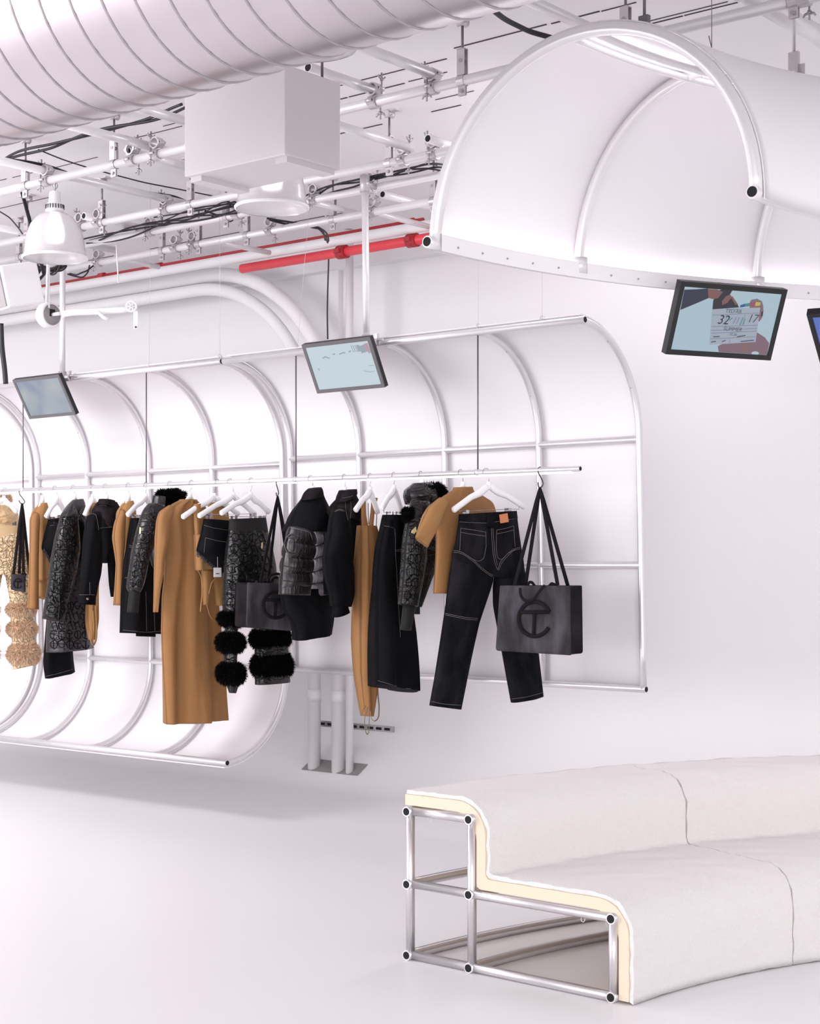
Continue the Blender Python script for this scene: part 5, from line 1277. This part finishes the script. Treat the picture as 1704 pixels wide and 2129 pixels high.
# collars where ribs meet the edge
for ph in PH[1:4]:
    q = cp(ph, Ro - .012, ZE + .02); b = MB(); b.tube([q - Zv * .03, q + Zv * .035], .03, 14); b.build('rib_collar', M_tube, root)
for i, (px, lab) in enumerate(((1300, 'rod holding the canopy at its apex'), )):
    pass
q = cp(.14, Rm, ZE + rv + .03); b = MB(); b.tube([q, Vector((q.x, q.y, ZC))], .006, 8); b.box((q.x, q.y, q.z + .06), (.04, .02, .12), U, V); tag(b.build('suspension_rod', M_steeld), 'steel rod holding the canopy near its top, beside the open arch', 'rod')
q = at(1479, 100, 6.6); b = MB()
b.tube([q, Vector((q.x, q.y, ZC - .02))], .0016, 6); b.tube([q + Vector((-.012, 0, .05)), q], .002, 6); b.box((q.x, q.y, ZC - .03), (.05, .05, .06)); tag(b.build('suspension_wire', M_steeld), 'loose thin wire dangling from the ceiling above the canopy', 'wire')
q = at(1650, 150, 6.9); b = MB(); b.tube([Vector((q.x, q.y, q.z + .06)), Vector((q.x, q.y, ZC))], .0075, 8); b.box((q.x, q.y, q.z + .02), (.045, .02, .13), U, V); b.box((q.x + .02, q.y - .012, q.z - .03), (.05, .006, .12), U, V); b.tube([(q.x, q.y - .03, q.z), (q.x, q.y + .02, q.z)], .009, 8)
tag(b.build('pipe_hanger', M_clampw), 'strap hanger at the right edge behind the canopy', 'pipe hanger', 'strap hangers of the ceiling grid')

# ================================================================== two-tier curved bench
zt0 = .022
def fl(px, py): Y = (H - zt0) * F / (py - HY); return Vector(((px - CX) / F * Y, Y, 0))
N0 = fl(1275, 2072); N1 = fl(983, 2010); N2 = fl(853, 1984)
ed = (N2 - N0).normalized(); E1 = (N1 - N0).dot(ed); E2 = (N2 - N0).dot(ed)
RB = 3.0; CB = N0 - ed * RB; ab = math.atan2(ed.y, ed.x)
def bp(phi, e, z): a = ab - phi; return Vector((CB.x + (RB + e) * math.cos(a), CB.y + (RB + e) * math.sin(a), z))
ZT1 = .327; ZT2 = .64
SEG = math.radians(19.6); NSEG = 3
root = thing('tiered_bench', 'curved two-tier bench of white boucle over cream foam on an open tube frame', 'bench', (N0 + N2) / 2)
tr = .0195
nodes = [(0, zt0), (0, ZT1), (E1, zt0), (E1, ZT1), (E1, ZT2), (E2, zt0), (E2, ZT1), (E2, ZT2)]
for (e, z) in nodes:
    P = [bp(p, e, z) for p in np.linspace(-.007, SEG * NSEG, 50)]
    b = MB(); b.tube(P, tr * 1.12, 14); lr = b.build('long_tube', M_tubes, root)
    d = (P[0] - P[1]).normalized(); b = MB(); b.tube([P[0] - d * .004, P[0] + d * .002], tr * .84, 16); b.build('tube_bore', M_hole, lr)
for i in range(NSEG + 1):
    ph = SEG * i
    for (a_, c_) in (((0, zt0), (0, ZT1)), ((E1, zt0), (E1, ZT2)), ((E2, zt0), (E2, ZT2)), ((0, zt0), (E2, zt0)), ((0, ZT1), (E2, ZT1)), ((E1, ZT2), (E2, ZT2))):
        b = MB(); b.tube([bp(ph, *a_), bp(ph, *c_)], tr, 14); b.build('frame_tube', M_tubes, root)
# profile of foam: offset o outside the frame
def bprof(o, lip=0.0, n=9):
    r1 = .10 + o * .6; P = [(-o, .012 if o < .08 else .004)]
    zt_ = ZT1 + o; P += [(-o + r1 - r1 * math.cos(t), zt_ - r1 + r1 * math.sin(t)) for t in np.linspace(0, PI / 2, n)]
    ri = .025; xe = E1 - o
    P += [(xe - ri + ri * math.sin(t), zt_ + ri - ri * math.cos(t)) for t in np.linspace(0, PI / 2, 5)]
    z2_ = ZT2 + o
    P += [(xe + r1 - r1 * math.cos(t), z2_ - r1 + r1 * math.sin(t)) for t in np.linspace(0, PI / 2, n)]
    P += [(E2 + .03 + lip, z2_)]
    return P
def densify(P, d=.03):
    out = [P[0]]
    for a, c in zip(P[:-1], P[1:]):
        k = max(1, int(math.hypot(c[0] - a[0], c[1] - a[1]) / d))
        out += [(a[0] + (c[0] - a[0]) * j / k, a[1] + (c[1] - a[1]) * j / k) for j in range(1, k + 1)]
    return out
def shell(name, Po, Pi, p0, p1, m, n=20, jit=0.0):
    b = MB(); Q = Po + list(reversed(Pi)); k = len(Q); vs = []
    for i in range(n + 1):
        p = p0 + (p1 - p0) * i / n
        for j, (e, z) in enumerate(Q):
            w = 0
            if jit and j < len(Po): w = jit * (math.sin(p * 57 + e * 31) * math.sin(z * 43 + p * 23) + .5 * math.sin(p * 140 + e * 90 + z * 70))
            end = 0
            if jit: end = jit * .9 * math.sin(e * 40 + z * 55) * (1 if i == 0 else 0)
            vs.append(bp(p + end / RB, e - w * .6, max(z + w, .003)))
    fs = [(i * k + j, i * k + (j + 1) % k, (i + 1) * k + (j + 1) % k, (i + 1) * k + j) for i in range(n) for j in range(k)]
    b.add(vs, fs, True)
    np_ = len(Po)
    for base in (0, n * k):
        pts = vs[base:base + k]; b.add(pts, [(j, j + 1, k - 2 - j, k - 1 - j) for j in range(np_ - 1)], False)
    return b.build(name, m, root)
POi = densify(bprof(.022)); POm = densify(bprof(.072)); 
def same(o0, o1):
    A_, B_ = bprof(o0), bprof(o1); RA, RB_ = [A_[0]], [B_[0]]
    for (a, c, a2, c2) in zip(A_[:-1], A_[1:], B_[:-1], B_[1:]):
        k = max(1, int(math.hypot(c[0] - a[0], c[1] - a[1]) / .03))
        RA += [(a[0] + (c[0] - a[0]) * j / k, a[1] + (c[1] - a[1]) * j / k) for j in range(1, k + 1)]
        RB_ += [(a2[0] + (c2[0] - a2[0]) * j / k, a2[1] + (c2[1] - a2[1]) * j / k) for j in range(1, k + 1)]
    return RA, RB_
fo, fi = same(.070, .024)
for i in range(NSEG): shell('foam_layer', fo, fi, SEG * i, SEG * (i + 1) - (.0 if i < NSEG - 1 else .0015), M_foam)
co, ci = same(.088, .071)
for i in range(NSEG): shell('boucle_cover', co, ci, SEG * i + (.0012 if i else .002), SEG * (i + 1) - .0012, M_boucle, n=60, jit=.0035)
# small hooks under the foam
for (e, z) in ((E2 - .07, ZT2 - .02), (.17, ZT1 - .02), (.05, ZT1 - .02)):
    q = bp(.012, e, z); b = MB(); b.tube([q + Vector((.008 * math.cos(t), 0, -.012 + .014 * math.sin(t))) for t in np.linspace(PI * .6, PI * 2.3, 14)], .0016, 6); b.build('wire_hook', M_hang, root)

# ================================================================== things near the left edge
q = at(35, 595, 9.9)
fw = Vector((-.80, -.55, -.22)).normalized(); rt = Vector((.62, -.78, 0)).normalized(); rt = (rt - fw * rt.dot(fw)).normalized(); up = rt.cross(fw).normalized()
if up.z < 0: up = -up
root = thing('loudspeaker', 'white loudspeaker with a grey grille, cut off by the left edge', 'speaker', q)
b = MB(); b.box(q, (.20, .24, .26), rt, fw, up); ob = b.build('cabinet', M_white, root); md = ob.modifiers.new('bevel', 'BEVEL'); md.width = .012; md.segments = 2
b = MB(); b.box(q + fw * .124, (.17, .008, .23), rt, fw, up); b.build('grille', M_grille, root)
b = MB(); b.tube([q - fw * .12, q - fw * .18 + Zv * .05, Vector((q.x + .02, q.y + .05, ZP))], .012, 8); b.build('bracket', M_black, root)
q = at(104, 655, 10.2)
root = thing('round_fixture', 'round white fixture with a small square opening, below the domed pendant', 'fixture', q)
d = Vector((.75, -.62, 0)).normalized()
b = MB(); b.lathe([(0, -.06), (.068, -.06), (.080, -.04), (.080, .012), (.072, .02), (0, .02)], q, d, 28); b.build('housing', M_white, root)
b = MB(); b.lathe([(.0, .0205), (.066, .0205), (.066, .022), (0, .022)], q, d, 24); b.build('face_plate', M_grille, root)
b = MB(); sx = d.cross(Zv); b.box(q + d * .024 + Zv * .012, (.04, .006, .044), sx, d, Zv); b.build('opening', M_hole, root)
b = MB(); b.tube([q, q - d * .09], [.04, .02], 14); b.tube([q + d * .02, q + d * .1], .012, 8); b.tube([q - d * .04, Vector((q.x, q.y, ZP + .05))], .008, 8); b.build('stem', M_white, root)
Yv = 10.9
root = thing('valve_assembly', 'white painted valve with a handwheel on a short pipe, right of the round fixture', 'valve', at(250, 650, Yv))
b = MB(); b.tube([at(x, y, Yv) for x, y in [(118, 655), (150, 650), (200, 648), (250, 645), (285, 640)]], .022, 12); b.build('pipe', M_white, root)
b = MB(); b.tube([at(x, y, Yv - .05) for x, y in [(196, 648), (205, 650), (214, 659), (226, 664)]], .013, 10); b.build('lever', M_white, root)
b = MB(); c = at(273, 637, Yv - .06); b.tube([c + Vector((.034 * math.cos(t), 0, .034 * math.sin(t))) for t in np.linspace(0, 2 * PI, 24)[:-1]], .007, 8, closed=True)
for k in range(3): t = PI * k / 3; b.tube([c + Vector((.034 * math.cos(t), 0, .034 * math.sin(t))), c - Vector((.034 * math.cos(t), 0, .034 * math.sin(t)))], .005, 6)
b.tube([c, c + Vector((0, .08, 0))], .01, 8); b.build('handwheel', M_white, root)
b = MB(); c = at(282, 664, Yv); b.box(c, (.03, .012, .13)); b.build('bracket', M_white, root)
b = MB(); b.box(at(282, 680, Yv - .01), (.012, .006, .012)); b.build('bolt_head', M_greyd, root)
b = MB(); a = at(102, 640, 10.0); b.tube([a, Vector((a.x, a.y, ZP - .35))], .005, 8); b.tube([at(246, 588, 11.6), at(240, 480, 11.6)], .005, 8)
bpy.data.meshes  # keep namespace
tag(b.build('drop_rod', M_white), 'thin white rods dropping from the grid on either side of the left pole', 'rod')
